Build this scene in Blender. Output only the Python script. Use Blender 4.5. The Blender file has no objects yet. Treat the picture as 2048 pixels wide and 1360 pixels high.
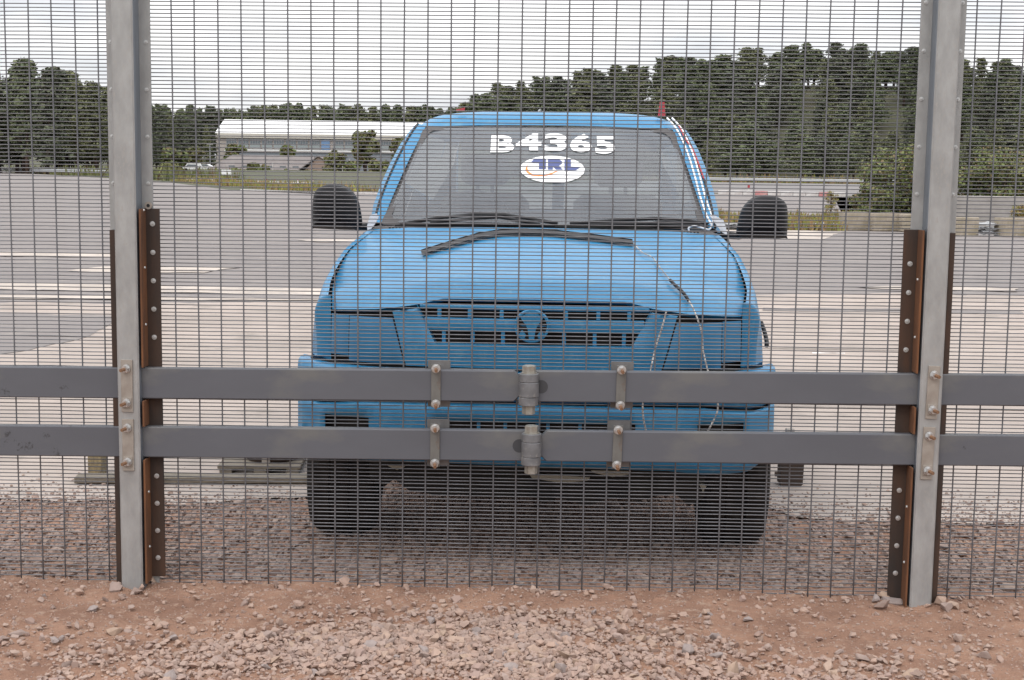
import bpy, math, random
import numpy as np
from mathutils import Vector, Matrix, noise
random.seed(7); rng = np.random.default_rng(7)
sc = bpy.context.scene; C = sc.collection
R = math.radians; PI = math.pi

# ------------------------------------------------------------------ camera
FPX, PITCH, ROLL, CH = 2800.0, R(6.8), 0.0135, 1.41
cd = bpy.data.cameras.new('camera'); cam = bpy.data.objects.new('camera', cd); C.objects.link(cam)
cd.sensor_width = 36; cd.lens = FPX/2048*36; cd.clip_start = 0.05; cd.clip_end = 4000
cam.matrix_world = Matrix.Translation((0, 0, CH)) @ Matrix.Rotation(PI/2-PITCH, 4, 'X') @ Matrix.Rotation(ROLL, 4, 'Z')
sc.camera = cam

# ------------------------------------------------------------------ world: overcast sky over a Nishita sky
w = bpy.data.worlds.new('World'); sc.world = w; w.use_nodes = True
nt = w.node_tree; nt.nodes.clear(); N = nt.nodes.new; L = nt.links.new
out = N('ShaderNodeOutputWorld'); bg = N('ShaderNodeBackground'); sky = N('ShaderNodeTexSky')
sky.sky_type = 'NISHITA'; sky.sun_disc = False; sky.sun_elevation = R(50); sky.sun_rotation = R(205)
tc = N('ShaderNodeTexCoord'); mp = N('ShaderNodeMapping'); mp.inputs['Scale'].default_value = (1.6, 1.6, 5.5)
nz = N('ShaderNodeTexNoise'); nz.inputs['Scale'].default_value = 2.3; nz.inputs['Detail'].default_value = 6; nz.inputs['Roughness'].default_value = 0.55
cr = N('ShaderNodeValToRGB'); cr.color_ramp.elements[0].position = 0.36; cr.color_ramp.elements[0].color = (9.6, 10.0, 10.9, 1)
cr.color_ramp.elements[1].position = 0.56; cr.color_ramp.elements[1].color = (16.5, 16.4, 16.3, 1)
mx = N('ShaderNodeMix'); mx.data_type = 'RGBA'; mx.inputs[0].default_value = 0.88
L(tc.outputs['Generated'], mp.inputs[0]); L(mp.outputs[0], nz.inputs['Vector']); L(nz.outputs['Fac'], cr.inputs[0])
sx = N('ShaderNodeSeparateXYZ'); L(tc.outputs['Generated'], sx.inputs[0])
# overcast sky: steadily brighter from the horizon to the zenith
zr_ = N('ShaderNodeMapRange'); zr_.inputs[1].default_value = 0.0; zr_.inputs[2].default_value = 1.0; zr_.inputs[3].default_value = 0.85; zr_.inputs[4].default_value = 2.1; L(sx.outputs[2], zr_.inputs[0])
vm_ = N('ShaderNodeVectorMath'); vm_.operation = 'SCALE'; L(zr_.outputs[0], vm_.inputs['Scale']); L(mx.outputs[2], vm_.inputs[0])
L(sky.outputs[0], mx.inputs[6]); L(cr.outputs[0], mx.inputs[7]); L(vm_.outputs[0], bg.inputs[0]); bg.inputs[1].default_value = 0.1
L(bg.outputs[0], out.inputs[0])
sd = bpy.data.lights.new('sun', 'SUN'); so = bpy.data.objects.new('sun', sd); C.objects.link(so)
sd.energy = 1.0; sd.angle = R(20); sd.color = (1, 0.95, 0.88)
# sun high, behind and left of the camera
so.rotation_euler = (R(40), 0, R(-25)); so.location = (-5, -8, 20)
sc.view_settings.view_transform = 'Standard'; sc.view_settings.look = 'None'
sc.view_settings.exposure = -0.27; sc.view_settings.gamma = 1; sc.view_settings.use_curve_mapping = False
sc.cycles.max_bounces = 8; sc.cycles.transparent_max_bounces = 12

# ------------------------------------------------------------------ helpers
def ray(px, py):
    X, Y = px-1024, py-680
    x = X*math.cos(ROLL)+Y*math.sin(ROLL); y = -X*math.sin(ROLL)+Y*math.cos(ROLL)
    return (x, FPX*math.cos(PITCH)-y*math.sin(PITCH), -FPX*math.sin(PITCH)-y*math.cos(PITCH))
def P(px, py, Y):                 # photo pixel -> world point at depth Y
    d = ray(px, py); t = Y/d[1]; return Vector((d[0]*t, Y, CH+d[2]*t))
def G(px, py, z=-0.11):           # photo pixel -> world point on a level
    d = ray(px, py); t = (z-CH)/d[2]; return Vector((d[0]*t, d[1]*t, z))
def sstep(a, b, x):
    t = max(0.0, min(1.0, (x-a)/(b-a))) if a != b else float(x > a); return t*t*(3-2*t)
def interp(x, xs, ys): return float(np.interp(x, xs, ys))

def nmat(name, col, rough=0.6, metal=0.0, col2=None, scale=8, bump=0.0, bscale=40, col3=None, scale3=60, lo=0.35, hi=0.65, coord='Object', spec=None, stretch=None, island=None, coat=0):
    m = bpy.data.materials.new(name); m.use_nodes = True; t = m.node_tree; b = t.nodes['Principled BSDF']
    b.inputs['Roughness'].default_value = rough; b.inputs['Metallic'].default_value = metal
    if spec is not None: b.inputs['Specular IOR Level'].default_value = spec
    if coat: b.inputs['Coat Weight'].default_value = coat
    b.inputs['Base Color'].default_value = (*col, 1)
    tcn = t.nodes.new('ShaderNodeTexCoord'); src = tcn.outputs[coord] if coord != 'World' else t.nodes.new('ShaderNodeNewGeometry').outputs['Position']
    if stretch:
        mpp = t.nodes.new('ShaderNodeMapping'); mpp.inputs['Scale'].default_value = stretch; t.links.new(src, mpp.inputs[0]); src = mpp.outputs[0]
    cur = None
    def mixin(c, s, lo, hi, cur):
        n = t.nodes.new('ShaderNodeTexNoise'); n.inputs['Scale'].default_value = s; n.inputs['Detail'].default_value = 7; n.inputs['Roughness'].default_value = 0.6
        t.links.new(src, n.inputs['Vector'])
        r = t.nodes.new('ShaderNodeMapRange'); r.inputs[1].default_value = lo; r.inputs[2].default_value = hi; t.links.new(n.outputs['Fac'], r.inputs[0])
        x = t.nodes.new('ShaderNodeMix'); x.data_type = 'RGBA'; t.links.new(r.outputs[0], x.inputs[0])
        if cur is None: x.inputs[6].default_value = (*col, 1)
        else: t.links.new(cur, x.inputs[6])
        x.inputs[7].default_value = (*c, 1); return x.outputs[2]
    if col2: cur = mixin(col2, scale, lo, hi, cur)
    if col3: cur = mixin(col3, scale3, 0.55, 0.68, cur)
    if island:
        g = t.nodes.new('ShaderNodeNewGeometry'); rp = t.nodes.new('ShaderNodeValToRGB')
        cols = island; rp.color_ramp.elements[0].color = (*cols[0], 1); rp.color_ramp.elements[1].color = (*cols[-1], 1)
        for i, cc in enumerate(cols[1:-1]):
            e = rp.color_ramp.elements.new((i+1)/(len(cols)-1)); e.color = (*cc, 1)
        t.links.new(g.outputs['Random Per Island'], rp.inputs[0])
        if cur is None: cur = rp.outputs[0]
        else:
            x = t.nodes.new('ShaderNodeMix'); x.data_type = 'RGBA'; x.inputs[0].default_value = 0.6; t.links.new(cur, x.inputs[6]); t.links.new(rp.outputs[0], x.inputs[7]); cur = x.outputs[2]
    if cur is not None: t.links.new(cur, b.inputs['Base Color'])
    if bump:
        n = t.nodes.new('ShaderNodeTexNoise'); n.inputs['Scale'].default_value = bscale; n.inputs['Detail'].default_value = 8; n.inputs['Roughness'].default_value = 0.65
        t.links.new(src, n.inputs['Vector'])
        bp = t.nodes.new('ShaderNodeBump'); bp.inputs['Strength'].default_value = 1; bp.inputs['Distance'].default_value = bump
        t.links.new(n.outputs['Fac'], bp.inputs['Height']); t.links.new(bp.outputs[0], b.inputs['Normal'])
    return m

M = {}
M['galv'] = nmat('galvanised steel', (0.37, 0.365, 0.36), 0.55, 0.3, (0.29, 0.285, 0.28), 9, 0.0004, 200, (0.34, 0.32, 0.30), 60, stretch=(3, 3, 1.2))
M['galv2'] = nmat('galvanised post side', (0.27, 0.30, 0.34), 0.42, 0.5, (0.20, 0.22, 0.25), 9, stretch=(3, 3, 0.5))  # darker, bluer steel tone for the two sides of the post box
M['plate'] = nmat('dirty plate', (0.36, 0.32, 0.28), 0.65, 0.2, (0.25, 0.21, 0.18), 14, 0.0003, 200)
M['railpaint'] = nmat('grey rail paint', (0.118, 0.121, 0.138), 0.55, 0.15, (0.100, 0.102, 0.116), 3, 0.0003, 300, (0.14, 0.138, 0.137), 5, stretch=(0.5, 1, 1))
def add_stains(m):
    t = m.node_tree; b = t.nodes['Principled BSDF']; src = b.inputs['Base Color'].links[0].from_socket
    g = t.nodes.new('ShaderNodeNewGeometry')
    n = t.nodes.new('ShaderNodeTexNoise'); n.inputs['Scale'].default_value = 17; n.inputs['Detail'].default_value = 5; n.inputs['Roughness'].default_value = .7
    n2 = t.nodes.new('ShaderNodeTexNoise'); n2.inputs['Scale'].default_value = 2.1; n2.inputs['Detail'].default_value = 2
    t.links.new(g.outputs['Position'], n.inputs['Vector']); t.links.new(g.outputs['Position'], n2.inputs['Vector'])
    mu = t.nodes.new('ShaderNodeMath'); mu.operation = 'MULTIPLY'; t.links.new(n.outputs['Fac'], mu.inputs[0]); t.links.new(n2.outputs['Fac'], mu.inputs[1])
    r = t.nodes.new('ShaderNodeMapRange'); r.inputs[1].default_value = .425; r.inputs[2].default_value = .46; t.links.new(mu.outputs[0], r.inputs[0])
    x = t.nodes.new('ShaderNodeMix'); x.data_type = 'RGBA'; t.links.new(r.outputs[0], x.inputs[0]); t.links.new(src, x.inputs[6]); x.inputs[7].default_value = (.055, .055, .06, 1)
    t.links.new(x.outputs[2], b.inputs['Base Color'])
add_stains(M['railpaint'])
M['strapsteel'] = nmat('clamp strap steel', (0.17, 0.165, 0.155), 0.5, 0.35, (0.13, 0.12, 0.11), 20, 0.0002, 200, (0.14, 0.07, 0.035), 30, stretch=(1, 1, .6))
M['backplate'] = nmat('back plate steel', (0.21, 0.205, 0.21), 0.6, 0.3, (0.12, 0.11, 0.10), 12)
M['nut'] = nmat('zinc nut', (0.62, 0.62, 0.62), 0.35, 0.55, (0.45, 0.44, 0.43), 60)
M['rustend'] = nmat('rusty stud', (0.24, 0.125, 0.065), 0.8, 0.1, (0.18, 0.10, 0.06), 120)
M['bigbolt'] = nmat('zinc bolt', (0.36, 0.35, 0.32), 0.42, 0.5, (0.27, 0.24, 0.2), 60)
M['rust'] = nmat('orange rust', (0.17, 0.068, 0.026), 0.85, 0, (0.09, 0.04, 0.02), 9, 0.0006, 200, stretch=(2, 2, .5))
M['rustdark'] = nmat('dark rusty steel', (0.030, 0.022, 0.019), 0.75, 0.1, (0.060, 0.032, 0.020), 6, 0.0006, 160, (0.07, 0.034, 0.02), 7, stretch=(2, 2, .5))
M['wire'] = nmat('grey mesh wire', (0.20, 0.20, 0.215), 0.5, 0.35, (0.12, 0.12, 0.13), 10)
M['blue'] = nmat('brushed blue paint', (0.024, 0.212, 0.415), 0.44, 0, (0.019, 0.192, 0.385), 3, 0.0002, 400, (0.06, 0.25, 0.42), 26, coat=0.2, spec=0.5)
M['blue2'] = nmat('darker blue paint', (0.020, 0.168, 0.335), 0.45, 0, (0.018, 0.156, 0.315), 7, 0.0002, 400)  # a little darker than the body blue; lamp blanks and intake ribs
M['black'] = nmat('black plastic', (0.014, 0.014, 0.016), 0.55, spec=.35)
M['mirrorblack'] = nmat('grained black plastic', (0.011, 0.011, 0.013), 0.45, 0, (0.009, 0.009, 0.01), 20, 0.0002, 500, spec=.12)
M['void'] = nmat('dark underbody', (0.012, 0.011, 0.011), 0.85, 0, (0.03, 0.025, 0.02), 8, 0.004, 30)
M['seal'] = nmat('rubber seal', (0.07, 0.065, 0.065), 0.6)
M['tyre'] = nmat('tyre rubber', (0.014, 0.0135, 0.0135), 0.85, 0, (0.035, 0.03, 0.027), 18, 0.0015, 90, spec=.15)
M['steelwheel'] = nmat('wheel steel', (0.3, 0.3, 0.3), 0.4, 0.7)
M['seat'] = nmat('grey seat cloth', (0.10, 0.10, 0.105), 0.9, 0, (0.13, 0.13, 0.135), 30)
M['dash'] = nmat('dashboard plastic', (0.07, 0.072, 0.075), 0.7)
M['white'] = nmat('white vinyl', (0.82, 0.82, 0.82), 0.5)
M['navy'] = nmat('navy vinyl', (0.055, 0.075, 0.22), 0.5)
M['orange'] = nmat('orange vinyl', (0.85, 0.24, 0.04), 0.5)
M['tape'] = nmat('white tape', (0.75, 0.75, 0.77), 0.45, 0, (0.6, 0.6, 0.63), 40, 0.001, 60)
M['cord'] = nmat('white cord', (0.55, 0.53, 0.5), 0.8, 0, (0.25, 0.23, 0.22), 90, lo=.45, hi=.55)
M['redtape'] = nmat('red tape', (0.42, 0.05, 0.06), 0.6)
M['scrap'] = nmat('torn cream foam', (0.45, 0.42, 0.34), 0.9)
M['concrete'] = nmat('apron concrete', (0.41, 0.343, 0.30), 0.9, 0, (0.31, 0.26, 0.228), 0.8, 0.003, 50, (0.27, 0.23, 0.20), 1.9, coord='World')
M['strip'] = nmat('pale concrete strip', (0.54, 0.47, 0.41), 0.9, 0, (0.36, 0.31, 0.27), 1.1, coord='World', col3=(0.32, .29, .27), scale3=5)
M['asphalt'] = nmat('worn grey asphalt', (0.222, 0.196, 0.186), 0.9, 0, (0.185, 0.164, 0.157), 0.35, 0.003, 90, (0.26, 0.23, 0.21), 3, coord='World')
M['farasphalt'] = nmat('far asphalt', (0.21, 0.195, 0.19), 0.9, 0, (0.18, 0.165, 0.16), 0.08, coord='World')
M['scrub'] = nmat('scrubby soil', (0.065, 0.068, 0.036), 0.95, 0, (0.075, 0.07, 0.038), 0.06, coord='World', col3=(0.07, .085, .04), scale3=0.3)
M['earth'] = nmat('sandy red earth', (0.355, 0.205, 0.138), 0.95, 0, (0.235, 0.128, 0.086), 4.0, 0.012, 70, (0.40, 0.27, 0.20), 28, coord='World')
M['stone'] = nmat('crushed stone', (0.40, 0.28, 0.22), 0.9, 0, (0.33, 0.24, 0.21), 25, 0.001, 150, island=[(0.39, .265, .205), (0.30, .21, .18), (0.42, .285, .215), (0.33, .255, .225), (0.38, .28, .225), (0.23, .155, .13)], coord='World')
M['gravel'] = nmat('brown gravel', (0.26, 0.18, 0.15), 0.9, 0, (0.20, 0.145, 0.12), 25, 0.001, 150, island=[(0.35, .235, .19), (0.25, .18, .155), (0.38, .255, .195), (0.31, .24, .21), (0.42, .32, .26), (0.21, .145, .12)], coord='World')
M['bark'] = nmat('pine bark', (0.11, 0.07, 0.05), 0.95, 0, (0.07, 0.05, 0.04), 2)
M['pine1'] = nmat('pine needles', (0.095, 0.115, 0.055), 0.8, island=[(0.06, .078, .04), (0.135, .15, .07), (0.10, .12, .055), (0.07, .09, .045)])
M['pine2'] = nmat('yellowish pine needles', (0.12, 0.13, 0.055), 0.8, island=[(0.09, .10, .045), (0.16, .165, .075), (0.12, .13, .06), (0.08, .09, .045)])
M['pine3'] = nmat('dark pine needles', (0.065, 0.08, 0.045), 0.8, island=[(0.045, .06, .034), (0.10, .11, .06), (0.065, .08, .045), (0.075, .07, .045)])
M['leaf'] = nmat('broad leaves', (0.12, 0.14, 0.045), 0.75, island=[(0.09, .11, .035), (0.17, .18, .06), (0.13, .14, .05), (0.16, .10, .05)])
M['bushleaf'] = nmat('bush leaves', (0.12, 0.145, 0.045), 0.75, island=[(0.08, .11, .03), (0.17, .20, .06), (0.12, .15, .045), (0.18, .12, .06), (0.10, .13, .04)])
M['weed'] = nmat('dry weeds', (0.28, 0.25, 0.08), 0.85, island=[(0.30, .28, .07), (0.18, .2, .05), (0.34, .22, .1), (0.22, .15, .08)])
M['block'] = nmat('mossy concrete block', (0.36, 0.31, 0.25), 0.9, 0, (0.26, 0.22, 0.15), 3, 0.004, 30, (0.42, 0.36, 0.30), 9)
M['slab'] = nmat('grey concrete', (0.43, 0.395, 0.37), 0.9, 0, (0.34, 0.31, 0.285), 2, 0.004, 20)
M['roofwhite'] = nmat('white roof sheet', (0.78, 0.78, 0.77), 0.5)
M['cream'] = nmat('cream fascia', (0.50, 0.47, 0.41), 0.7)
M['wallpink'] = nmat('pale brick wall', (0.40, 0.36, 0.33), 0.8, 0, (0.35, .31, .28), 0.5)
M['frame'] = nmat('window frame', (0.42, 0.42, 0.41), 0.6)
M['pane'] = nmat('window glass pane', (0.13, 0.15, 0.165), 0.3)
M['bluedoor'] = nmat('blue door', (0.14, 0.24, 0.40), 0.6)
M['roofgrey'] = nmat('weathered roof', (0.23, 0.205, 0.195), 0.9, 0, (0.19, .165, .16), 0.4)
M['brick'] = nmat('orange brick', (0.30, 0.22, 0.18), 0.9)
M['kerbwhite'] = nmat('white kerb paint', (0.66, 0.64, 0.62), 0.8, 0, (0.5, .46, .44), 2)
M['kerbred'] = nmat('faded red kerb paint', (0.50, 0.16, 0.17), 0.8, 0, (0.5, .3, .28), 2)
M['armco'] = nmat('galvanised barrier', (0.42, 0.43, 0.45), 0.5, 0.3)
M['timber'] = nmat('weathered timber', (0.20, 0.17, 0.13), 0.9, 0, (0.12, .10, .08), 20, 0.001, 80, stretch=(1, 6, 6))
M['timber2'] = nmat('yellow timber', (0.30, 0.23, 0.12), 0.9, 0, (0.15, .12, .08), 20, 0.001, 80, stretch=(4, 4, 1))
M['metalsheet'] = nmat('crumpled metal', (0.45, 0.45, 0.46), 0.4, 0.6, (0.2, .2, .2), 6)
M['carwhite'] = nmat('white car paint', (0.75, 0.75, 0.75), 0.3)

def glass_mat(name, tint, diff, a_diff, a_gloss):
    m = bpy.data.materials.new(name); m.use_nodes = True; t = m.node_tree; t.nodes.clear(); n = t.nodes.new
    o = n('ShaderNodeOutputMaterial'); tr = n('ShaderNodeBsdfTransparent'); tr.inputs[0].default_value = (*tint, 1)
    df = n('ShaderNodeBsdfDiffuse'); df.inputs[0].default_value = (*diff, 1); gl = n('ShaderNodeBsdfGlossy'); gl.inputs[1].default_value = 0.03
    fr = n('ShaderNodeFresnel'); fr.inputs[0].default_value = 1.5
    tcn = n('ShaderNodeTexCoord'); nz = n('ShaderNodeTexNoise'); nz.inputs['Scale'].default_value = 3; nz.inputs['Detail'].default_value = 6
    mr = n('ShaderNodeMapRange'); mr.inputs[3].default_value = a_diff*0.75; mr.inputs[4].default_value = a_diff*1.25
    m1 = n('ShaderNodeMixShader'); m2 = n('ShaderNodeMixShader'); ma = n('ShaderNodeMath'); ma.operation = 'MULTIPLY'; ma.inputs[1].default_value = a_gloss
    l = t.links.new
    l(tcn.outputs['Object'], nz.inputs['Vector']); l(nz.outputs['Fac'], mr.inputs[0]); l(mr.outputs[0], m1.inputs[0]); l(tr.outputs[0], m1.inputs[1]); l(df.outputs[0], m1.inputs[2])
    l(fr.outputs[0], ma.inputs[0]); l(ma.outputs[0], m2.inputs[0]); l(m1.outputs[0], m2.inputs[1]); l(gl.outputs[0], m2.inputs[2]); l(m2.outputs[0], o.inputs[0])
    return m
M['windscreen'] = glass_mat('windscreen glass with painted haze', (0.50, 0.55, 0.56), (0.27, 0.29, 0.32), 0.38, 1.1)  # grey diffuse part paints in sky reflection and haze, over some dust
M['sideglass'] = glass_mat('side window glass', (0.75, 0.8, 0.79), (0.4, 0.4, 0.4), 0.06, 1.0)

class MB:
    def __init__(s): s.v = []; s.f = []; s.m = []; s.cur = 0
    def add(s, vs, fs):
        b = len(s.v); s.v += [tuple(v) for v in vs]; s.f += [tuple(b+i for i in f) for f in fs]; s.m += [s.cur]*len(fs); return s
    def box(s, x0, x1, y0, y1, z0, z1, bev=0):
        if bev:
            # chamfered box: 24 verts hull-like
            vs = []; 
            for x, sx in ((x0, 1), (x1, -1)):
                for y, sy in ((y0, 1), (y1, -1)):
                    for z, sz in ((z0, 1), (z1, -1)):
                        vs += [(x, y+sy*bev, z+sz*bev), (x+sx*bev, y, z+sz*bev), (x+sx*bev, y+sy*bev, z)]
            def I(i, j, k, a): return ((i*2+j)*2+k)*3+a
            fs = [[I(0,0,0,0),I(0,0,1,0),I(0,1,1,0),I(0,1,0,0)],[I(1,0,0,0),I(1,1,0,0),I(1,1,1,0),I(1,0,1,0)],
                  [I(0,0,0,1),I(1,0,0,1),I(1,0,1,1),I(0,0,1,1)],[I(0,1,0,1),I(0,1,1,1),I(1,1,1,1),I(1,1,0,1)],
                  [I(0,0,0,2),I(0,1,0,2),I(1,1,0,2),I(1,0,0,2)],[I(0,0,1,2),I(1,0,1,2),I(1,1,1,2),I(0,1,1,2)]]
            for i in (0,1):
                for j in (0,1):
                    f = [I(i,j,0,0),I(i,j,0,1),I(i,j,1,1),I(i,j,1,0)]; fs.append(f if i == j else f[::-1])
                    f = [I(i,0,j,0),I(i,1,j,0),I(i,1,j,2),I(i,0,j,2)]; fs.append(f if i == j else f[::-1])
                    f = [I(0,i,j,1),I(0,i,j,2),I(1,i,j,2),I(1,i,j,1)]; fs.append(f if i == j else f[::-1])
                    for k in (0,1): 
                        f = [I(i,j,k,0),I(i,j,k,2),I(i,j,k,1)]; fs.append(f if (i+j+k) % 2 == 0 else f[::-1])
            return s.add(vs, fs)
        vs = [(x, y, z) for x in (x0, x1) for y in (y0, y1) for z in (z0, z1)]
        return s.add(vs, [(0,1,3,2),(4,6,7,5),(0,4,5,1),(2,3,7,6),(0,2,6,4),(1,5,7,3)])
    def prism(s, pts, axis, a, b):     # polygon extruded along axis
        n = len(pts); k = 'xyz'.index(axis)
        def mk(p, t):
            q = list(p); q.insert(k, t); return q
        vs = [mk(p, a) for p in pts]+[mk(p, b) for p in pts]
        fs = [tuple(range(n))[::-1], tuple(range(n, 2*n))]+[(i, (i+1) % n, n+(i+1) % n, n+i) for i in range(n)]
        if axis == 'y': fs = [f[::-1] for f in fs]
        return s.add(vs, fs)
    def cyl(s, c, axis, r, h, n=16, r2=None, rot=0):   # from c along axis for h
        k = 'xyz'.index(axis); r2 = r if r2 is None else r2; o = [i for i in range(3) if i != k]
        vs = []
        for t, rr in ((0, r), (h, r2)):
            for i in range(n):
                a = 2*PI*i/n+rot; p = list(c); p[k] += t; p[o[0]] += rr*math.cos(a); p[o[1]] += rr*math.sin(a); vs.append(p)
        fs = [tuple(range(n))[::-1], tuple(range(n, 2*n))]+[(i, (i+1) % n, n+(i+1) % n, n+i) for i in range(n)]
        if axis == 'y': fs = [f[::-1] for f in fs]
        return s.add(vs, fs)
    def tube(s, pts, r, n=6, flat=None, taper=None):
        pts = [Vector(p) for p in pts]; vs = []; m = len(pts)
        for i, p in enumerate(pts):
            d = (pts[min(i+1, m-1)]-pts[max(i-1, 0)]).normalized()
            up = Vector((0, 0, 1)) if abs(d.z) < 0.9 else Vector((0, 1, 0))
            a = d.cross(up).normalized(); b = a.cross(d)
            rr = (r if taper is None else r*taper[i])
            for k in range(n):
                t = 2*PI*k/n; vs.append(p+a*rr*math.cos(t)+b*rr*math.sin(t)*(flat or 1))
        fs = [(i*n+k, i*n+(k+1) % n, (i+1)*n+(k+1) % n, (i+1)*n+k) for i in range(m-1) for k in range(n)]
        fs = [f[::-1] for f in fs]+[tuple(range(n)), tuple(range((m-1)*n, m*n))[::-1]]
        return s.add(vs, fs)
    def grid(s, fn, us, vs_, skip=None, flip=False):
        nu, nv = len(us), len(vs_); V = [fn(u, v) for v in vs_ for u in us]; F = []
        for j in range(nv-1):
            for i in range(nu-1):
                if skip and skip((us[i]+us[i+1])/2, (vs_[j]+vs_[j+1])/2): continue
                f = (j*nu+i, j*nu+i+1, (j+1)*nu+i+1, (j+1)*nu+i); F.append(f[::-1] if flip else f)
        return s.add(V, F)
    def mesh(s, name, mats, smooth=False):
        me = bpy.data.meshes.new(name); me.from_pydata(s.v, [], s.f); me.update()
        for m in (mats if isinstance(mats, (list, tuple)) else [mats]): me.materials.append(m)
        me.polygons.foreach_set('material_index', s.m)
        if smooth: me.polygons.foreach_set('use_smooth', [True]*len(me.polygons))
        return me
    def build(s, name, mats, parent=None, smooth=False, solid=0, autos=False):
        me = s.mesh(name, mats, smooth)
        o = bpy.data.objects.new(name, me); C.objects.link(o)
        if parent: o.parent = parent
        if solid:
            md = o.modifiers.new('solid', 'SOLIDIFY'); md.thickness = solid; md.offset = -1
        if autos and smooth:
            try: me.set_sharp_from_angle(angle=R(35))
            except Exception: pass
        return o
def obj(name, me, parent=None, loc=None, rot=None, scale=None):
    o = bpy.data.objects.new(name, me); C.objects.link(o)
    if parent: o.parent = parent
    if loc is not None: o.location = loc
    if rot is not None: o.rotation_euler = rot
    if scale is not None: o.scale = scale
    return o
def empty(name, loc=(0, 0, 0), rz=0):
    o = bpy.data.objects.new(name, None); C.objects.link(o); o.location = loc; o.rotation_euler = (0, 0, rz); o.empty_display_size = .1; return o
def tag(o, label=None, cat=None, group=None, kind=None):
    if label: o['label'] = label
    if cat: o['category'] = cat
    if group: o['group'] = group
    if kind: o['kind'] = kind
    return o
def fbm(x, y, z=0, o=4): return noise.fractal(Vector((x, y, z)), 1.0, 2.0, o)

# ------------------------------------------------------------------ ground
def edge_x(y): return interp(y, [0, 92, 104, 164, 387, 900], [30, -13, -21, -41, -142, -370])
def ground_z(x, y):
    z = -0.15
    hx = interp(x, [-60, -30, -14, -4, 13, 30, 47, 64, 82, 107, 133, 150, 176, 300], [0, 0, 12, 19, 21.5, 23.5, 27, 29, 32, 32.5, 32.5, 27.5, 28, 25])
    z += hx*sstep(372, 480, y)
    if y > 90 and x > edge_x(y):
        z += 1.5*sstep(12, 45, x-edge_x(y))*(1-sstep(-25, 0, x))
    if y > 480: z += (5-2*sstep(-60, -20, x))*sstep(500, 640, y)*(1-sstep(-30, 20, x))
    return z
ys = sorted(set([-40, -10, 2, 4.5, 6, 10, 20, 30, 45, 60, 75, 90]+list(range(100, 700, 12))+[740, 800, 900, 1100, 1500, 2200]))
xs = sorted(set([-2200, -1200, -700, -450]+list(range(-360, 361, 12))+[450, 700, 1200, 2200]))
g = MB(); g.grid(lambda u, v: (u, v, ground_z(u, v)-(0.25 if v < 9 else 0)), xs, ys); o = g.build('ground', M['scrub'], smooth=True); tag(o, kind='structure')

def sheet(name, pts, z, mat, wob=0.0, n=1):
    P2 = []
    m = len(pts)
    for i in range(m):
        a = Vector(pts[i][:2]); b = Vector(pts[(i+1) % m][:2])
        for k in range(n):
            p = a.lerp(b, k/n); q = wob*(p.length/12) if wob else 0
            P2.append((p.x+q*fbm(p.x*2.1/(1+p.length/12), p.y*2.1/(1+p.length/12), 3), p.y+q*fbm(p.x*2, p.y*2, 9), z))
    import bmesh
    bm = bmesh.new(); f = bm.faces.new([bm.verts.new(p) for p in P2])
    if f.normal.z < 0: f.normal_flip()
    bmesh.ops.triangulate(bm, faces=[f]); bmesh.ops.recalc_face_normals(bm, faces=bm.faces)
    if bm.faces[:][0].normal.z < 0: bmesh.ops.reverse_faces(bm, faces=bm.faces)
    me = bpy.data.meshes.new(name); bm.to_mesh(me); bm.free(); me.materials.append(mat)
    return tag(obj(name, me), kind='structure')
sheet('track', [(-400, 9), (60, 9), (60, 38.6), (15.5, 38.6), (9.5, 42.5), (14, 60), (25, 110), (18, 120), (0, 104), (-13, 92), (-21, 104), (-41, 164), (-142, 387), (-230, 580), (-400, 580)], -0.112, M['asphalt'])
sheet('far_road', [(-6, 124), (18, 127), (30, 119), (60, 119), (90, 335), (30, 345)], -0.13, M['farasphalt'])
far = [(px, py) for px, py in [(-400, 612), (0, 604), (300, 608), (600, 604), (900, 600), (1510, 590), (1800, 586), (2048, 592), (2500, 600)]]
ap = [G(px, py, -.106) for px, py in far]+[(9, 6.15, 0), (4, 6.2, 0), (2.0, 6.05, 0), (1.25, 6.2, 0), (1.0, 6.9, 0), (.8, 7.7, 0), (0.1, 7.8, 0), (-.5, 7.5, 0), (-.8, 6.6, 0), (-1.0, 6.38, 0), (-1.6, 6.22, 0), (-2.6, 6.35, 0), (-4, 6.3, 0), (-9, 6.3, 0)]
sheet('concrete_apron', ap, -0.106, M['concrete'], 0.22, 12)
def pxsheet(name, pts, z, mat, wob=0.1): return sheet(name, [G(px, py, z) for px, py in pts], z, mat, wob, 8)
pxsheet('pale_strip', [(-200, 561), (0, 565), (640, 577), (1510, 584), (1510, 590), (640, 590), (0, 579), (-200, 575)], -0.102, M['strip'])
pxsheet('pale_strip', [(-200, 588), (0, 590), (640, 596), (640, 601), (0, 597), (-200, 595)], -0.102, M['strip'])
pxsheet('pale_strip', [(-150, 500), (0, 503), (240, 507), (240, 515), (0, 512), (-150, 509)], -0.102, M['strip'])
pxsheet('pale_strip', [(130, 541), (215, 531), (480, 534), (400, 545), (200, 544)], -0.102, M['strip'])
pxsheet('pale_strip', [(590, 479), (760, 477), (760, 484), (620, 484)], -0.102, M['strip'])
pxsheet('pale_strip', [(1700, 574), (1840, 571), (2048, 577), (2048, 583), (1840, 580)], -0.102, M['strip'])
pxsheet('asphalt_patch', [(-300, 640), (0, 625), (250, 632), (170, 672), (60, 700), (-300, 735)], -0.102, M['asphalt'])
pxsheet('asphalt_patch', [(1520, 615), (1830, 618), (2048, 622), (2048, 628), (1830, 625), (1520, 621)], -0.102, M['asphalt'])
pxsheet('asphalt_patch', [(1380, 461), (1500, 458), (1700, 464), (1640, 480), (1400, 474)], -0.108, M['strip'])

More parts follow.
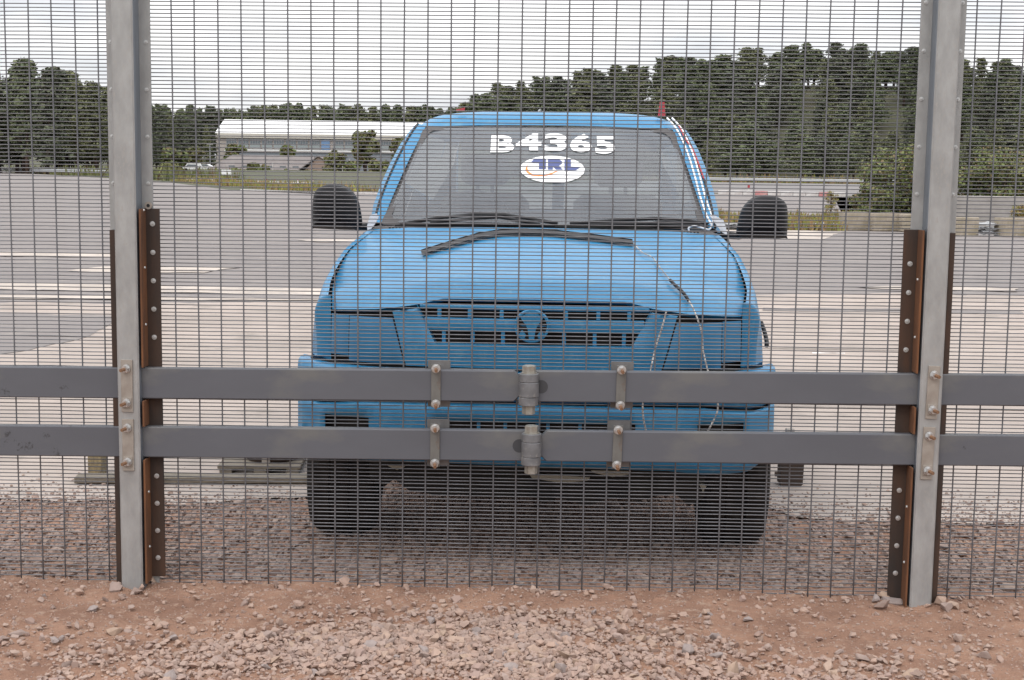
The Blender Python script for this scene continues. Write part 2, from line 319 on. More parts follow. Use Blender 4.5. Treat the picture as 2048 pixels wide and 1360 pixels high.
M['joint'] = nmat('dark joint', (0.20, 0.175, 0.155), 0.9)
for (x0, y0), (x1, y1), w_ in (((-6, 9.4), (9, 9.0), .02), ((-9, 12.6), (12, 12.1), .025), ((-2.3, 7.4), (-1.2, 8.3), .012), ((3.2, 8.1), (4.4, 7.4), .012)):
    pts = []; n = 26; a, b = Vector((x0, y0)), Vector((x1, y1)); nrm = Vector((-(b-a).y, (b-a).x)).normalized()
    L1_ = [a.lerp(b, k/n)+nrm*(.03*fbm(k*.7, x0, 1)) for k in range(n+1)]
    sheet('slab_joint', [tuple(p+nrm*w_*(.3+.5*random.random())) for p in L1_]+[tuple(p-nrm*w_*(.3+.5*random.random())) for p in L1_[::-1]], -.098, M['joint'])
# near earth with relief
def earth_z(x, y):
    z = -0.115*sstep(4.75, 5.5, y) - .004*sstep(6, 6.4, y) + 0.008*sstep(4.2, 4.5, y)*(1-sstep(4.6, 4.75, y))
    pile = math.exp(-((x-0.0)/0.62)**2-((y-4.12)/0.28)**2)*0.012 + math.exp(-((x+.5)/0.5)**2-((y-3.95)/0.2)**2)*0.012
    fade = 1-sstep(5.9, 6.3, y)*0.97
    return z+pile+fade*(0.012*fbm(x*1.7, y*1.7, 1)+0.009*fbm(x*8, y*8, 5, 5)+0.009*max(0, fbm(x*34, y*34, 8, 3)))
yy = list(np.arange(2.9, 5.0, 0.011))+list(np.arange(5.0, 6.7, 0.035)); xx = list(np.arange(-2.3, 2.3, 0.014))
yy = [1.0, 2.0, 2.5]+yy+[7, 7.5, 8.2]; xx = [-9, -6, -4, -3, -2.6]+xx+[2.6, 3, 4, 6, 9]
g = MB(); g.grid(lambda u, v: (u, v, earth_z(u, v)), [float(a) for a in xx], [float(a) for a in yy]); o = g.build('earth_bank', M['earth'], smooth=True); tag(o, kind='structure')

# stones
from mathutils import geometry
import bmesh
def stone_shape(seed, flat=0.65):
    rs = random.Random(seed); bm = bmesh.new()
    for i in range(13):
        v = Vector((rs.gauss(0, 1), rs.gauss(0, 1), rs.gauss(0, 1))).normalized()*rs.uniform(.75, 1.1); v.z *= flat; v.x *= 1.2
        bm.verts.new(v)
    r = bmesh.ops.convex_hull(bm, input=bm.verts); 
    bmesh.ops.delete(bm, geom=[e for e in r['geom_interior'] if isinstance(e, bmesh.types.BMVert)], context='VERTS')
    bm.verts.ensure_lookup_table(); bm.verts.index_update(); bmesh.ops.recalc_face_normals(bm, faces=bm.faces)
    V = np.array([v.co[:] for v in bm.verts]); F = [tuple(v.index for v in f.verts) for f in bm.faces]; bm.free(); return V, F
SH = [stone_shape(100+i, random.uniform(.5, .85)) for i in range(14)]
def rotm():
    from mathutils import Quaternion
    return np.array(Quaternion((random.gauss(0, 1), random.gauss(0, 1), random.gauss(0, 1), random.gauss(0, 1))).normalized().to_matrix())
RM = [rotm() for _ in range(60)]
def tiltm():
    return np.array((Matrix.Rotation(random.uniform(0, 6.28), 3, 'Z') @ Matrix.Rotation(random.gauss(0, .35), 3, 'X')))
TM = [tiltm() for _ in range(80)]
def scatter(name, spots, mat, label=None, cat=None):
    VS = []; FS = []; b = 0
    for x, y, z, s in spots:
        V, F = random.choice(SH); m = random.choice(TM) if random.random() < .7 else random.choice(RM)
        VS.append((V*s) @ m.T+np.array((x, y, z))); FS += [tuple(b+i for i in f) for f in F]; b += len(V)
    me = bpy.data.meshes.new(name); me.from_pydata(np.concatenate(VS).tolist(), [], FS); me.materials.append(mat)
    return tag(obj(name, me), label, cat, kind='stuff')
def pile_density(x, y):
    n = fbm(x*1.3+4, y*2.2, 2, 3)
    d = 0.032+1.0*math.exp(-((x+0.02)/0.42)**2-((y-4.18)/0.16)**2)+0.9*math.exp(-((x+.22)/0.62)**2-((y-3.90)/0.24)**2)+.10*math.exp(-((x-1.2)/0.5)**2-((y-3.75)/0.2)**2)
    return d*(0.35+1.3*max(0, n+.25))
sp = []
while len(sp) < 10500:
    x = random.uniform(-1.9, 1.9); y = random.uniform(3.55, 4.62)
    if random.random() < pile_density(x, y):
        s = min(0.021, 0.0042+abs(random.gauss(0, 0.0050)))
        sp.append((x, y, earth_z(x, y)+s*random.uniform(-.1, .9), s))
scatter('loose_stones', sp, M['stone'])
sp = []
for _ in range(9000):          # grit over the earth
    x = random.uniform(-1.9, 1.9); y = random.uniform(3.5, 4.75); s = random.uniform(.0018, .0042)
    sp.append((x, y, earth_z(x, y)+s*.2, s))
scatter('grit', sp, M['stone'])
sp = []
while len(sp) < 21000:
    x = random.uniform(-2.6, 2.7); y = random.uniform(4.68, 7.6)
    edge = 6.25+1.1*sstep(-.8, -.5, x)*(1-sstep(.9, 1.2, x))+0.35*fbm(x*1.5, 0, 4)+ (0.1 if x < -.5 else 0)
    if random.random() > 1-sstep(edge-.25, edge+.2, y): continue
    s = 0.006+abs(random.gauss(0, 0.007)); s = min(s, .028)
    zz = earth_z(x, y) if y < 6.2 else -0.118
    sp.append((x, y, max(zz, -.118)+s*random.uniform(-.2, .5), s))
for _ in range(5200):
    x = random.uniform(-2.8, 2.9); y = 6.05+abs(random.gauss(0, .30))+.25*fbm(x*2, 0, 7)
    if y > 9: continue
    s = .0025+abs(random.gauss(0, .0032)); sp.append((x, y, -.106+s*.3, min(s, .016)))
scatter('gravel', sp, M['gravel'])
# bigger stones one by one
stone_me = []
for i, (V, F) in enumerate(SH):
    me = bpy.data.meshes.new('stone'); me.from_pydata((V*0.03).tolist(), [], F); stone_me.append(me)
stcols = [(0.40, .285, .215), (0.34, .255, .22), (0.42, .30, .235), (0.33, .27, .25), (0.30, .215, .18)]
smats = [nmat('stone face', c, .9, 0, tuple(k*.8 for k in c), 30, .001, 120) for c in stcols]
for i, me in enumerate(stone_me): me.materials.append(smats[i % 5])
k = 0
while k < 190:
    x = random.uniform(-1.7, 1.7); y = random.uniform(3.68, 4.5)
    if random.random() > pile_density(x, y)*.8+.02: continue
    sc_ = random.uniform(.5, .95)*(.8 if y > 4.3 else 1)
    o = obj('stone', random.choice(stone_me), loc=(x, y, earth_z(x, y)+.008*sc_), rot=(random.gauss(0, .4), random.gauss(0, .4), random.uniform(0, 6.28)), scale=(sc_*random.uniform(.7, 1.1), sc_*random.uniform(.6, 1), sc_*random.uniform(.6, 1)))
    tag(o, 'small angular pinkish stone lying in the rubble heap before the fence', 'stone', 'angular stones in the rubble before the fence'); k += 1
for (px, py, s) in [(300, 1170, .9), (232, 1188, 1.0), (275, 1190, .7), (1785, 1205, 1.3), (1802, 1195, 1.1), (1770, 1200, .9), (1765, 1222, 1.1), (1880, 1215, .9), (1890, 1225, .8), (1905, 1222, .7), (1745, 1210, .8)]:
    d = P(px, py, 4.5); q = G(px, py, 0.0)
    o = obj('stone', random.choice(stone_me), loc=(q.x, q.y, earth_z(q.x, q.y)+.012), rot=(random.gauss(0, .3), random.gauss(0, .3), random.uniform(0, 6)), scale=(s, s, s*.9))
    tag(o, 'rough stone packed against the foot of a galvanised fence post', 'stone', 'stones at the feet of the fence posts')

# ------------------------------------------------------------------ security fence
FY, FYAW = 4.62, -0.027
def F(u, wv=0, z=0):
    c, s = math.cos(FYAW), math.sin(FYAW); return Vector((u*c-wv*s, FY+u*s+wv*c, z))
def U(px, py, wv=0):     # photo pixel -> distance along the fence
    d = ray(px, py); c, s = math.cos(FYAW), math.sin(FYAW)
    ox, oy = -wv*s, FY+wv*c
    t = (oy*c-ox*s)/(d[1]*c-d[0]*s); x = d[0]*t; return (x-ox)/c if abs(c) > .1 else 0
uL, uR = U(259, 600, -.06), U(1866, 600, -.06)
HT = 2.30; PITCHH = 0.0127; TILT = 0.003
def wire_mesh(name, length, r, var, vertical=False):
    g = MB(); n = 9; pts = []
    rs = random.Random(var)
    for i in range(n):
        t = i/(n-1)*length
        j = rs.gauss(0, 0.0005) if 0 < i < n-1 else 0
        pts.append((j, 0, t) if vertical else (t, rs.gauss(0, .0004), j))
    g.tube(pts, r, 6); return g.mesh(name, M['wire'], True)
def mesh_panel(u0, u1, anchor, label):
    root = empty('mesh_panel', F(u0, 0, -0.04), FYAW); Ln = u1-u0
    tag(root, label, 'fence panel', 'wire mesh panels between the posts')
    hm = [wire_mesh('horizontal_wire', Ln, 0.0018, 50+i) for i in range(4)]; vm = [wire_mesh('vertical_wire', HT+.04, 0.0025, 70+i, True) for i in range(3)]
    nh = int((HT+.03)/PITCHH)
    for i in range(nh):
        o = obj('horizontal_wire', hm[(i*7) % 4], root, (0, 0.002, 0.008+i*PITCHH), (0, -TILT+random.gauss(0, .0003), 0))
    k = math.ceil((u0-anchor)/0.0762); 
    while anchor+k*0.0762 < u1:
        obj('vertical_wire', vm[k % 3], root, (anchor+k*0.0762-u0, -0.0016, 0), (0, random.gauss(0, .0004), 0)); k += 1
    return root
mesh_panel(uL+.012, uR-.012, U(1036, 640), 'wide dark grey wire mesh panel between the two galvanised posts, across the blue vehicle')
mesh_panel(uL-1.1, uL-.02, U(163, 620), 'dark grey wire mesh panel left of the left galvanised post')
mesh_panel(uR+.02, uR+1.1, U(1930, 485), 'dark grey wire mesh panel right of the right galvanised post')

def hexpr(g, c, axis, r, h, rot=0): g.cyl(c, axis, r, h, 6, rot=rot)
def stud_mesh():          # nut, washer and rusty protruding stud, pointing to -y
    g = MB(); g.cur = 0; g.cyl((0, 0, 0), 'y', 0.0150, -0.002, 18); hexpr(g, (0, -.002, 0), 'y', 0.0125, -0.010, .2)
    g.cur = 1; g.cyl((0, -.012, 0), 'y', 0.0056, -0.020, 12); 
    for i, f in enumerate(g.f): pass
    return g.mesh('bolt', [M['nut'], M['rustend']])
def fixf(me):
    bm = bmesh.new(); bm.from_mesh(me); bmesh.ops.recalc_face_normals(bm, faces=bm.faces); bm.to_mesh(me); bm.free(); return me
STUD = fixf(stud_mesh())
g = MB(); g.cyl((0, 0, 0), 'y', 0.0085, -0.0015, 14); g.cyl((0, -.0015, 0), 'y', 0.0065, -0.003, 14); g.cyl((0, -.0045, 0), 'y', 0.0045, -0.0025, 14, r2=.003); DOME = fixf(g.mesh('bolt', M['nut'], False))
g = MB(); g.cyl((0, 0, 0), 'y', 0.0050, -0.004, 10, r2=.0035); SDOME = fixf(g.mesh('bolt', M['nut']))
RZ1 = lambda u: 0.765+0.0095*u       # top of upper rail
RZ2 = lambda u: 0.566+0.0085*u
RH = 0.1035
def post(u, side, label):
    root = empty('fence_post', F(u, 0, 0), FYAW); tag(root, label, 'fence post', 'galvanised fence posts')
    TOP = 2.5
    g = MB(); g.cur = 0
    b = .005; x0, x1, y0, y1 = -.036, .036, -.092, -.022
    pts = [(x0+b, y0), (x1-b, y0), (x1, y0+b), (x1, y1), (x0, y1), (x0, y0+b)]
    n = len(pts); zz = [-.3, TOP]
    vs = [(p[0], p[1], z) for z in zz for p in pts]
    for i in range(n):
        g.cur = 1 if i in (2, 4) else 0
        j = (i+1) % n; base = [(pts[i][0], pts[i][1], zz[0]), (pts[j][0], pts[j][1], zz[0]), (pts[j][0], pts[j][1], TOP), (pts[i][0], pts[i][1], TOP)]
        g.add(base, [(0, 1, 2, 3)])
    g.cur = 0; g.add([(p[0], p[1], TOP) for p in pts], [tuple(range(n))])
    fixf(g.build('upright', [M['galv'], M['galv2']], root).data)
    g = MB(); g.box(-.072, .072, -.0218, -.014, -.3, TOP, .001); fixf(g.build('flange', M['galv'], root).data)
    zt_in, zt_out = (1.278, 1.207) if side < 0 else (1.245, 1.237)
    for sgn in (1, -1):
        inner = (sgn == -side)
        zt = zt_in if inner else zt_out
        wdt = .045 if inner else .012
        x0 = .036+.008
        zb = 0.035 if inner and side < 0 else -.02
        g = MB(); g.cur = 0
        xs0, xs1 = sorted((sgn*(x0), sgn*(x0+wdt+.006)))
        g.box(xs0, xs1, -.0300 if inner else -.06, -.0222, zb, zt, .0008)
        fixf(g.build('clamp_angle', [M['rustdark']], root).data)  # on the outer angle the dark steel colour stands in for shade
        g = MB(); r1 = RZ1(u)+.004; r2 = RZ2(u)+.004
        for a, c in () if not inner else ((zb-.01 if inner else zb, r2-RH-.008), (r2, r1-RH-.008), (r1, zt)):
            xa, xb = sorted((sgn*x0, sgn*(x0+.0065))); g.box(xa, xb, -.088, -.0303, a, c, .0008)
        if inner: fixf(g.build('angle_leg', M['rust'], root).data)
        k = 0; z = 0.10
        while z < zt-.02:
            blocked = (RZ2(u)-RH-.02 < z < RZ2(u)+.02) or (RZ1(u)-RH-.02 < z < RZ1(u)+.02)
            if not blocked:
                obj('bolt', DOME, root, (sgn*(x0+.028), -.030, z)) if inner else None
                if inner and k % 2 == 0: obj('bolt', SDOME, root, (sgn*(x0+.0065), -.055, z+.045), (0, 0, sgn*PI/2))
            z += 0.094; k += 1
    z = 1.36
    while z < 2.4:
        for sgn in (1, -1): obj('bolt', DOME, root, (sgn*.058, -.0218, z), scale=(.8, .8, .8))
        z += .152
    if side < 0:
        g = MB(); g.cyl((0, 0, 0), 'y', .0125, -.004, 20); g.cur = 1; g.cyl((0, -.004, 0), 'y', .006, -.001, 6)
        m = fixf(g.mesh('washer', [M['plate'], M['black']])); obj('washer', m, root, (.060, -.030, 1.288))
    pl = MB(); pl.box(-.019, .019, -.006, 0, -.087, .087, .001); plm = fixf(pl.mesh('clamp_plate', M['plate']))
    sq = MB(); sq.box(-.015, .015, -.003, 0, -.017, .017, .0006); sqm = fixf(sq.mesh('square_washer', M['plate']))
    for j, zc in enumerate((RZ1(u)-RH/2-.004, RZ2(u)-RH/2-.004)):
        dx = (-.003 if side < 0 else (.004 if j == 0 else -.002))
        lean = .004 if side < 0 else .02
        obj('clamp_plate', plm, root, (dx, -.0922, zc), (0, lean, 0))
        for q, dz in enumerate((.058, -.056)):
            if q == 1: obj('square_washer', sqm, root, (dx-.0, -.0983, zc+dz))
            o = obj('bolt', STUD, root, (dx, -.0985-(.003 if q == 1 else 0), zc+dz), (.12*random.random(), random.uniform(0, 1), -.35 if side < 0 else .35))
            o.rotation_euler = (0.1, 0, .33*side)
    return root
post(uL, -1, 'left galvanised steel fence post with rusty angles at its sides')
post(uR, 1, 'right galvanised steel fence post with rusty angles at its sides')

def bar(u0, u1, ztop, label, grp, ends=(None, None), hole=None):
    # hollow rail from u0 to u1; front face at w=-0.062, back at -0.03
    root = None
    g = MB(); Ln = u1-u0; z1 = ztop(u1)-ztop(u0)
    b = .0035; H = RH; y0, y1 = -.064, -.034
    ct = .032
    pts = [(0, -H), (0, 0), (Ln, z1), (Ln, z1-H)]
    if ends[1] == 'cut': pts = [(0, -H), (0, 0), (Ln-ct, z1*(1-ct/Ln)), (Ln, z1-ct), (Ln, z1-H+ct), (Ln-ct, z1*(1-ct/Ln)-H)]
    if ends[0] == 'cut': pts = [(0, -H+ct), (0, -ct), (ct, z1*ct/Ln), (Ln, z1), (Ln, z1-H), (ct, z1*ct/Ln-H)]
    n = len(pts); cx = sum(p[0] for p in pts)/n; 
    V = []
    for (yy, ins) in ((y0, b), (y0+b, 0), (y1, 0)):
        for p in pts:
            c = Vector((Ln/2, z1/2-H/2)); q = Vector(p)
            dx = ins*(1 if p[0] < Ln/2 else -1) if ins and False else 0
            dz = -ins if p[1] > (z1*p[0]/Ln-H/2) else ins
            V.append((q.x+dx, yy, q.y+(dz if ins else 0)))
    Fc = [tuple(range(n))]
    for r_ in range(2): Fc += [(r_*n+i, r_*n+(i+1) % n, (r_+1)*n+(i+1) % n, (r_+1)*n+i) for i in range(n)]
    Fc.append(tuple(range(2*n, 3*n)))
    g.add(V, Fc)
    me = fixf(g.mesh('rail_bar', M['railpaint']))
    root = obj('barrier_rail', me, None, F(u0, 0, ztop(u0)), (0, 0, FYAW)); tag(root, label, 'rail', grp)
    return root
GRP = 'grey horizontal barrier rails'
eL, eR = uL+.0365, uR-.0365
uk1, uk2 = U(1058, 765, -.07), U(1063, 885, -.07)
r1a = bar(eL, uk1-.018, RZ1, 'upper grey rail from the left post to the upper hinge knuckle', GRP, (None, 'cut'))
r1b = bar(uk1-.016, eR, RZ1, 'upper grey rail from the upper hinge knuckle to the right post', GRP)
r2a = bar(eL, uk2+.016, RZ2, 'lower grey rail from the left post to the lower hinge knuckle', GRP)
r2b = bar(uk2+.018, eR, RZ2, 'lower grey rail from the lower hinge knuckle to the right post', GRP, ('cut', None))
bar(uL-1.1, uL-.0365, RZ1, 'upper grey rail stub left of the left post', GRP)
bar(uL-1.1, uL-.0365, RZ2, 'lower grey rail stub left of the left post', GRP)
bar(uR+.0365, uR+1.1, RZ1, 'upper grey rail stub right of the right post', GRP)
bar(uR+.0365, uR+1.1, RZ2, 'lower grey rail stub right of the right post', GRP)
def knuckle(u, zt, label, holeside):
    root = empty('hinge_knuckle', F(u, -.078, zt), FYAW); tag(root, label, 'hinge', 'hinge knuckles joining the rails')
    def sleeve(z0, z1, r, dx=0):
        g = MB(); b = .002
        for a, c, ra, rb in ((z0, z0+b, r-b, r), (z0+b, z1-b, r, r), (z1-b, z1, r, r-b)): g.cyl((dx, 0, a), 'z', ra, c-a, 28, r2=rb)
        return fixf(g.build('sleeve', M['galv3'], root, True, autos=True).data)
    sleeve(-.034, -.006, .0325, -.0005); sleeve(-.0835, -.0345, .0332); sleeve(-.112, -.084, .0325, -.001)
    g = MB(); g.cyl((0, 0, -.006), 'z', .026, .003, 24); hexpr(g, (0, 0, -.003), 'z', .0235, .022, .3); g.cyl((0, 0, .019), 'z', .021, .002, 6, r2=.017, rot=.3); fixf(g.build('bolt_head', M['bigbolt'], root).data)
    g = MB(); hexpr(g, (0, 0, -.14), 'z', .0215, .028, .1); fixf(g.build('nut', M['bigbolt'], root).data)
    g = MB(); cx = holeside*.040; g.cyl((cx, .0135, -.052), 'y', .0225, .003, 28); g.cur = 1; g.cyl((cx, .0128, -.052), 'y', .0185, .001, 28) if False else None
    fixf(g.build('hole', M['holedark'], root).data)  # solid disc; its dark colour stands in for the shade inside a bore
M['galv3'] = nmat('dull galvanised sleeve', (0.20, 0.20, 0.21), 0.55, 0.4, (0.14, 0.14, 0.145), 25, 0.0006, 120, (0.26, .25, .24), 40)
M['holedark'] = nmat('bore shade', (0.045, 0.045, 0.05), 0.7)
knuckle(uk1, RZ1(uk1), 'upper hinge knuckle with hexagonal bolt in the upper rail', 1)
knuckle(uk2, RZ2(uk2), 'lower hinge knuckle with hexagonal bolt in the lower rail', -1)
def strap(u, zf, label, lean=0.0):
    root = empty('clamp_strap', F(u, 0, zf(u)-RH/2), FYAW); tag(root, label, 'clamp', 'clamp straps holding the rails to the mesh')
    g = MB(); g.box(-.0155, .0155, -.070, -.0645, -.072, .072, .0006); o = g.build('strap', M['strapsteel'], root); fixf(o.data); o.rotation_euler = (0, lean, 0)
    g = MB(); g.box(-.0375, .0375, -.014, -.008, -.078, .078, .0006); o = g.build('back_plate', M['backplate'], root); fixf(o.data); o.location = (.006, 0, 0)
    for dz in (.058, -.059):
        o = obj('bolt', STUD, root, (0+lean*dz, -.070, dz), (0.12 if dz > 0 else .25, 0, .1))
    for dz in (.058, -.059):
        g = MB(); g.cyl((0, -.066, dz), 'y', .006, .072, 10); fixf(g.build('stud', M['rustend'], root).data)
ua, ub = U(872, 765, -.066), U(1242, 768, -.066)
strap(ua, RZ1, 'strap clamp on the upper rail left of the knuckle'); strap(ub, RZ1, 'strap clamp on the upper rail right of the knuckle', .015)
strap(U(870, 888, -.066), RZ2, 'strap clamp on the lower rail left of the knuckle'); strap(U(1235, 890, -.066), RZ2, 'strap clamp on the lower rail right of the knuckle', .02)

# ------------------------------------------------------------------ blue crash-test vehicle
TL, TYAW = Vector((0.078, 5.15, -0.115)), -0.05
car = empty('vehicle', TL, TYAW)
tag(car, 'matt blue overpainted crash test vehicle with blanked headlights standing behind the mesh fence', 'vehicle')
def T(x, y, z):
    c, s = math.cos(TYAW), math.sin(TYAW); return Vector((TL.x+x*c-y*s, TL.y+x*s+y*c, TL.z+z))
def lin(a, b, n): return [a+(b-a)*i/(n-1) for i in range(n)]
def front_y(x):              # plan curve of the nose
    a = abs(x); return 0.03+0.05*(a/.6)**2+0.10*max(0, (a-.55)/.3)**2
def hood_w(v): return interp(v, [0, .3, .7, 1], [.785, .822, .805, .745])
def hood_edge_z(x): return interp(abs(x), [0, .34, .45, .60, .9], [1.058, 1.056, 1.030, 1.012, 1.004])
HV = [0, .03, .07, .12, .2, .3, .42, .55, .7, .85, 1]
HD = [0, .012, .034, .058, .078, .096, .126, .158, .188, .212, .232]     # height above edge at centre
def hood(u, v):
    x = u*hood_w(v); yf = front_y(x)+0.015; yr = 1.00+0.03*abs(u)**2; 
    # v runs along length
    y = yf+(yr-yf)*(v**1.15)
    yv = min(1, max(0, (y-0.05)/0.97))
    zc = 1.056+interp(v, HV, HD)
    side = interp(abs(u), [0, .5, .8, 1], [0, .008, .03, .062])*interp(v, [0, .3, .7, 1], [0.2, .95, .75, .30])
    ze = hood_edge_z(x)-1.056
    bulge = 0.010*(1-sstep(.54, .66, abs(u)))*interp(v, [0, .12, .6, 1], [0, 1, .7, 0])
    z = zc-side+ze*(1-sstep(0, .55, v))+bulge
    return (x, y, z)
hu = sorted(set([round(a, 4) for a in lin(-1, 1, 61)])); hv = [0, .01, .02, .04, .06, .08, .1, .13, .16, .2, .25, .3, .36, .42, .5, .58, .66, .74, .82, .9, .96, 1]
g = MB(); g.grid(hood, hu, hv)
def lip(u, v):
    x, y, z = hood(u, 0); return (x, y+.022*v, z-.013*v)
g.grid(lip, hu, [1, .5, 0])
g.build('bonnet', M['blue'], car, True)
def hood_hit(px, py, lift=0.008):
    d = ray(px, py)
    us = np.linspace(0, 1, 60)
    Y = 5.1
    while Y < 6.4:
        t = Y/d[1]; wp = Vector((d[0]*t, Y, CH+d[2]*t))
        c, s = math.cos(TYAW), math.sin(TYAW); rx, ry = wp.x-TL.x, wp.y-TL.y
        lx, ly, lz = rx*c+ry*s, -rx*s+ry*c, wp.z-TL.z
        if ly > 0.04:
            yf = front_y(lx)+.015; v = max(0, min(1, (ly-yf)/(1.0-yf)))**(1/1.15)
            u = max(-1, min(1, lx/hood_w(v))); hz = hood(u, v)[2]
            if lz <= hz+lift: return wp
        Y += .004
    return P(px, py, 6.1)
# fenders with wheel arch
WY, WR = 0.76, 0.37
def fender(sgn):
    def fn(t, v):
        # v along y, t down the section
        y = 0.205+(1.30-.205)*v
        vv = max(0, min(1, (y-.2)/.8)); hw = hood_w(.12+.88*vv); hz = hood(1, min(1, .18+.82*vv))[2]-.004
        if v < .02: pass
        xo = interp(y, [.2, .28, .45, .7, 1.0, 1.3], [.845, .882, .898, .900, .893, .885])
        xs_ = interp(y, [.2, .4, .6, .8, 1.0, 1.3], [.855, .872, .858, .83, .80, .79]); zs_ = interp(y, [.2, .4, .6, .8, 1.0, 1.3], [.98, 1.02, 1.10, 1.175, 1.225, 1.25])
        zb = .70
        d = y-WY+.05
        if abs(d) < .46: zb = max(.70, .36+math.sqrt(.46**2-d*d))
        if y > WY+.43: zb = interp(y, [WY+.43, WY+.46, 1.3], [.55, .38, .36])
        if y < WY-.43: zb = interp(y, [.2, .33], [.80, .78])
        K = [(hw+.0015, hz), (hw+.018, hz-.003), ((hw+xs_)/2+.012, (hz+zs_)/2+.012), (xs_, zs_), (xs_+(xo-xs_)*.65, zs_-.07), (xo, zs_-.16), (xo+.002, zb+(zs_-.16-zb)*.5), (xo-.004, zb+.02), (xo-.03, zb)]
        s_ = t*(len(K)-1); i = min(len(K)-2, int(s_)); f = s_-i
        p0, p1, p2, p3 = K[max(0, i-1)], K[i], K[i+1], K[min(len(K)-1, i+2)]
        def cr(a, b, c, d): return .5*((2*b)+(-a+c)*f+(2*a-5*b+4*c-d)*f*f+(-a+3*b-3*c+d)*f**3)
        x = cr(p0[0], p1[0], p2[0], p3[0]); z = cr(p0[1], p1[1], p2[1], p3[1])
        # front wraps back to the nose
        yy = y
        if v < .12: yy = y-(.0)*(1-v/.12)
        return (sgn*x, yy, z)
    g = MB(); g.grid(fn, lin(0, 1, 41), [0, .01, .03, .06, .09, .13, .18, .24, .3, .36, .42, .48, .54, .6, .66, .72, .78, .84, .9, .95, 1], flip=(sgn > 0))
    # nose of the fender: from its front section round to the headlamp
    def nose(t, v):
        p = fn(t, 0); k = 1-v
        x = p[0]; a = abs(x); tx = .787
        nx = a+(tx-a)*sstep(0, 1, k)*.985; 
        return (sgn*(nx), p[1]-(.022)*math.sin(k*PI/2)*1.0, p[2]-.012*k*(p[2]-.9))
    g.grid(nose, lin(0, 1, 41), lin(0, 1, 7), flip=(sgn > 0))
    g.build('fender', M['blue'], car, True, solid=0)
fender(-1); fender(1)
# front panel with headlamp blanks and grille
def fascia_y(x, z): return front_y(x)+.005-0.018*sstep(1.03, .84, z)
def curved(name, poly_fn, xr, zr, mat, inset=0, nx=24, nz=10, bulge=0.0):
    # patch between left/right edges that depend on z
    def fn(u, v):
        z = zr[0]+(zr[1]-zr[0])*v; x0, x1 = poly_fn(z); x = x0+(x1-x0)*u
        zt = min(hood_edge_z(x)-.018, z) if v > .99 else z
        b = bulge*(1-(2*u-1)**6)*(1-(2*v-1)**6)
        return (x, fascia_y(x, z)+inset-b, zt)
    g = MB(); g.grid(fn, lin(0, 1, nx), lin(0, 1, nz)); return g.build(name, mat, car, True, solid=0)
for sgn in (-1, 1):
    def ed(z, s=sgn):
        xi = .545-.055*(1.02-z)/.2; xo = .783; a, b = (xi, .705) if s > 0 else (-.705, -xi); return a, b
    def ed2(z, s=sgn):
        a, b = (.708, .783) if s > 0 else (-.783, -.708); return a, b
    curved('headlamp', ed, None, (.806, .978), M['blue2'], -.004, bulge=.008)
    curved('side_lamp', ed2, None, (.826, .980), M['blue2'], -.002, bulge=.004)
# backing behind the gaps
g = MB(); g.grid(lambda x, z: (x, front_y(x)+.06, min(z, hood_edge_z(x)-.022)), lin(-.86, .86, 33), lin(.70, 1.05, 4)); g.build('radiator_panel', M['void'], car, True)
# grille surround
GT, GB_ = 1.022, .888
def gx(z): return .368+(.436-.368)*(z-GB_)/(GT-GB_)
xsg = sorted(set([round(a, 4) for a in lin(-1, 1, 53)]))
def surround(u, v):
    # v: 0 outer bottom .. ; ring rows
    pass
g = MB()
def lower(u, v):
    z = .800+(GB_-.800)*v; xo = .545-.055*(1.02-z)/.2-.006; x = u*xo; return (x, fascia_y(x, z)-.006*sstep(0, 1, v), z)
g.grid(lower, lin(-1, 1, 61), lin(0, 1, 6))
g.grid(lambda u, v: (u*gx(GB_)*1.05, fascia_y(u*.4, GB_)-.006+.04*v, GB_), lin(-1, 1, 41), [0, 1])
for sgn in (-1, 1):
    def sidep(u, v, s=sgn):
        z = GB_+(1.03-GB_)*v; a = gx(z); b = .545-.055*(1.02-z)/.2-.006; x = a+(b-a)*u
        zz = min(z, hood_edge_z(x)-.016)
        y = fascia_y(x, z)-.005*math.sin(PI*min(1, u*1.6))
        return (s*x, y, zz)
    g.grid(sidep, lin(0, 1, 9), lin(0, 1, 10), flip=(sgn < 0))
    g.grid(lambda u, v, s=sgn: (s*(gx(GB_+(1.03-GB_)*v)+.0), fascia_y(.4, .95)+.045*u, GB_+(1.03-GB_)*v), [0, 1], lin(0, 1, 6), flip=(sgn > 0))
g.build('grille_surround', M['blue'], car, True)
def band(name, z0, z1, hw, yo, dep, mat=M['blue']):
    g = MB()
    for a, b, fa, fb in ((0, 1, 0, 0),):
        g.grid(lambda u, v: (u*hw, fascia_y(u*hw, (z0+z1)/2)+yo-.004*math.sin(PI*v), z0+(z1-z0)*v), lin(-1, 1, 41), lin(0, 1, 5))
        g.grid(lambda u, v: (u*hw, fascia_y(u*hw, (z0+z1)/2)+yo+dep*v, z1), lin(-1, 1, 41), [0, 1])
        g.grid(lambda u, v: (u*hw, fascia_y(u*hw, (z0+z1)/2)+yo+dep*(1-v), z0), lin(-1, 1, 41), [0, 1])
    return g.build(name, mat, car, True, autos=True)
band('grille_bar', .938, .984, .41, .002, .02)
band('grille_bar', 1.016, 1.034, .43, .012, .02)
for sx in (-1, 1):
    for x in (.12, .24, .355):
        for z0, z1 in ((.985, 1.016), (.888, .937)):
            g = MB(); xx_ = x if z0 > .95 else x*.95; y = fascia_y(xx_, .95)+.008
            g.box(sx*xx_-.007, sx*xx_+.007, y, y+.02, z0, z1, .001)
            if z0 < .95: pass
            fixf(g.build('grille_rib', M['blue'], car).data)
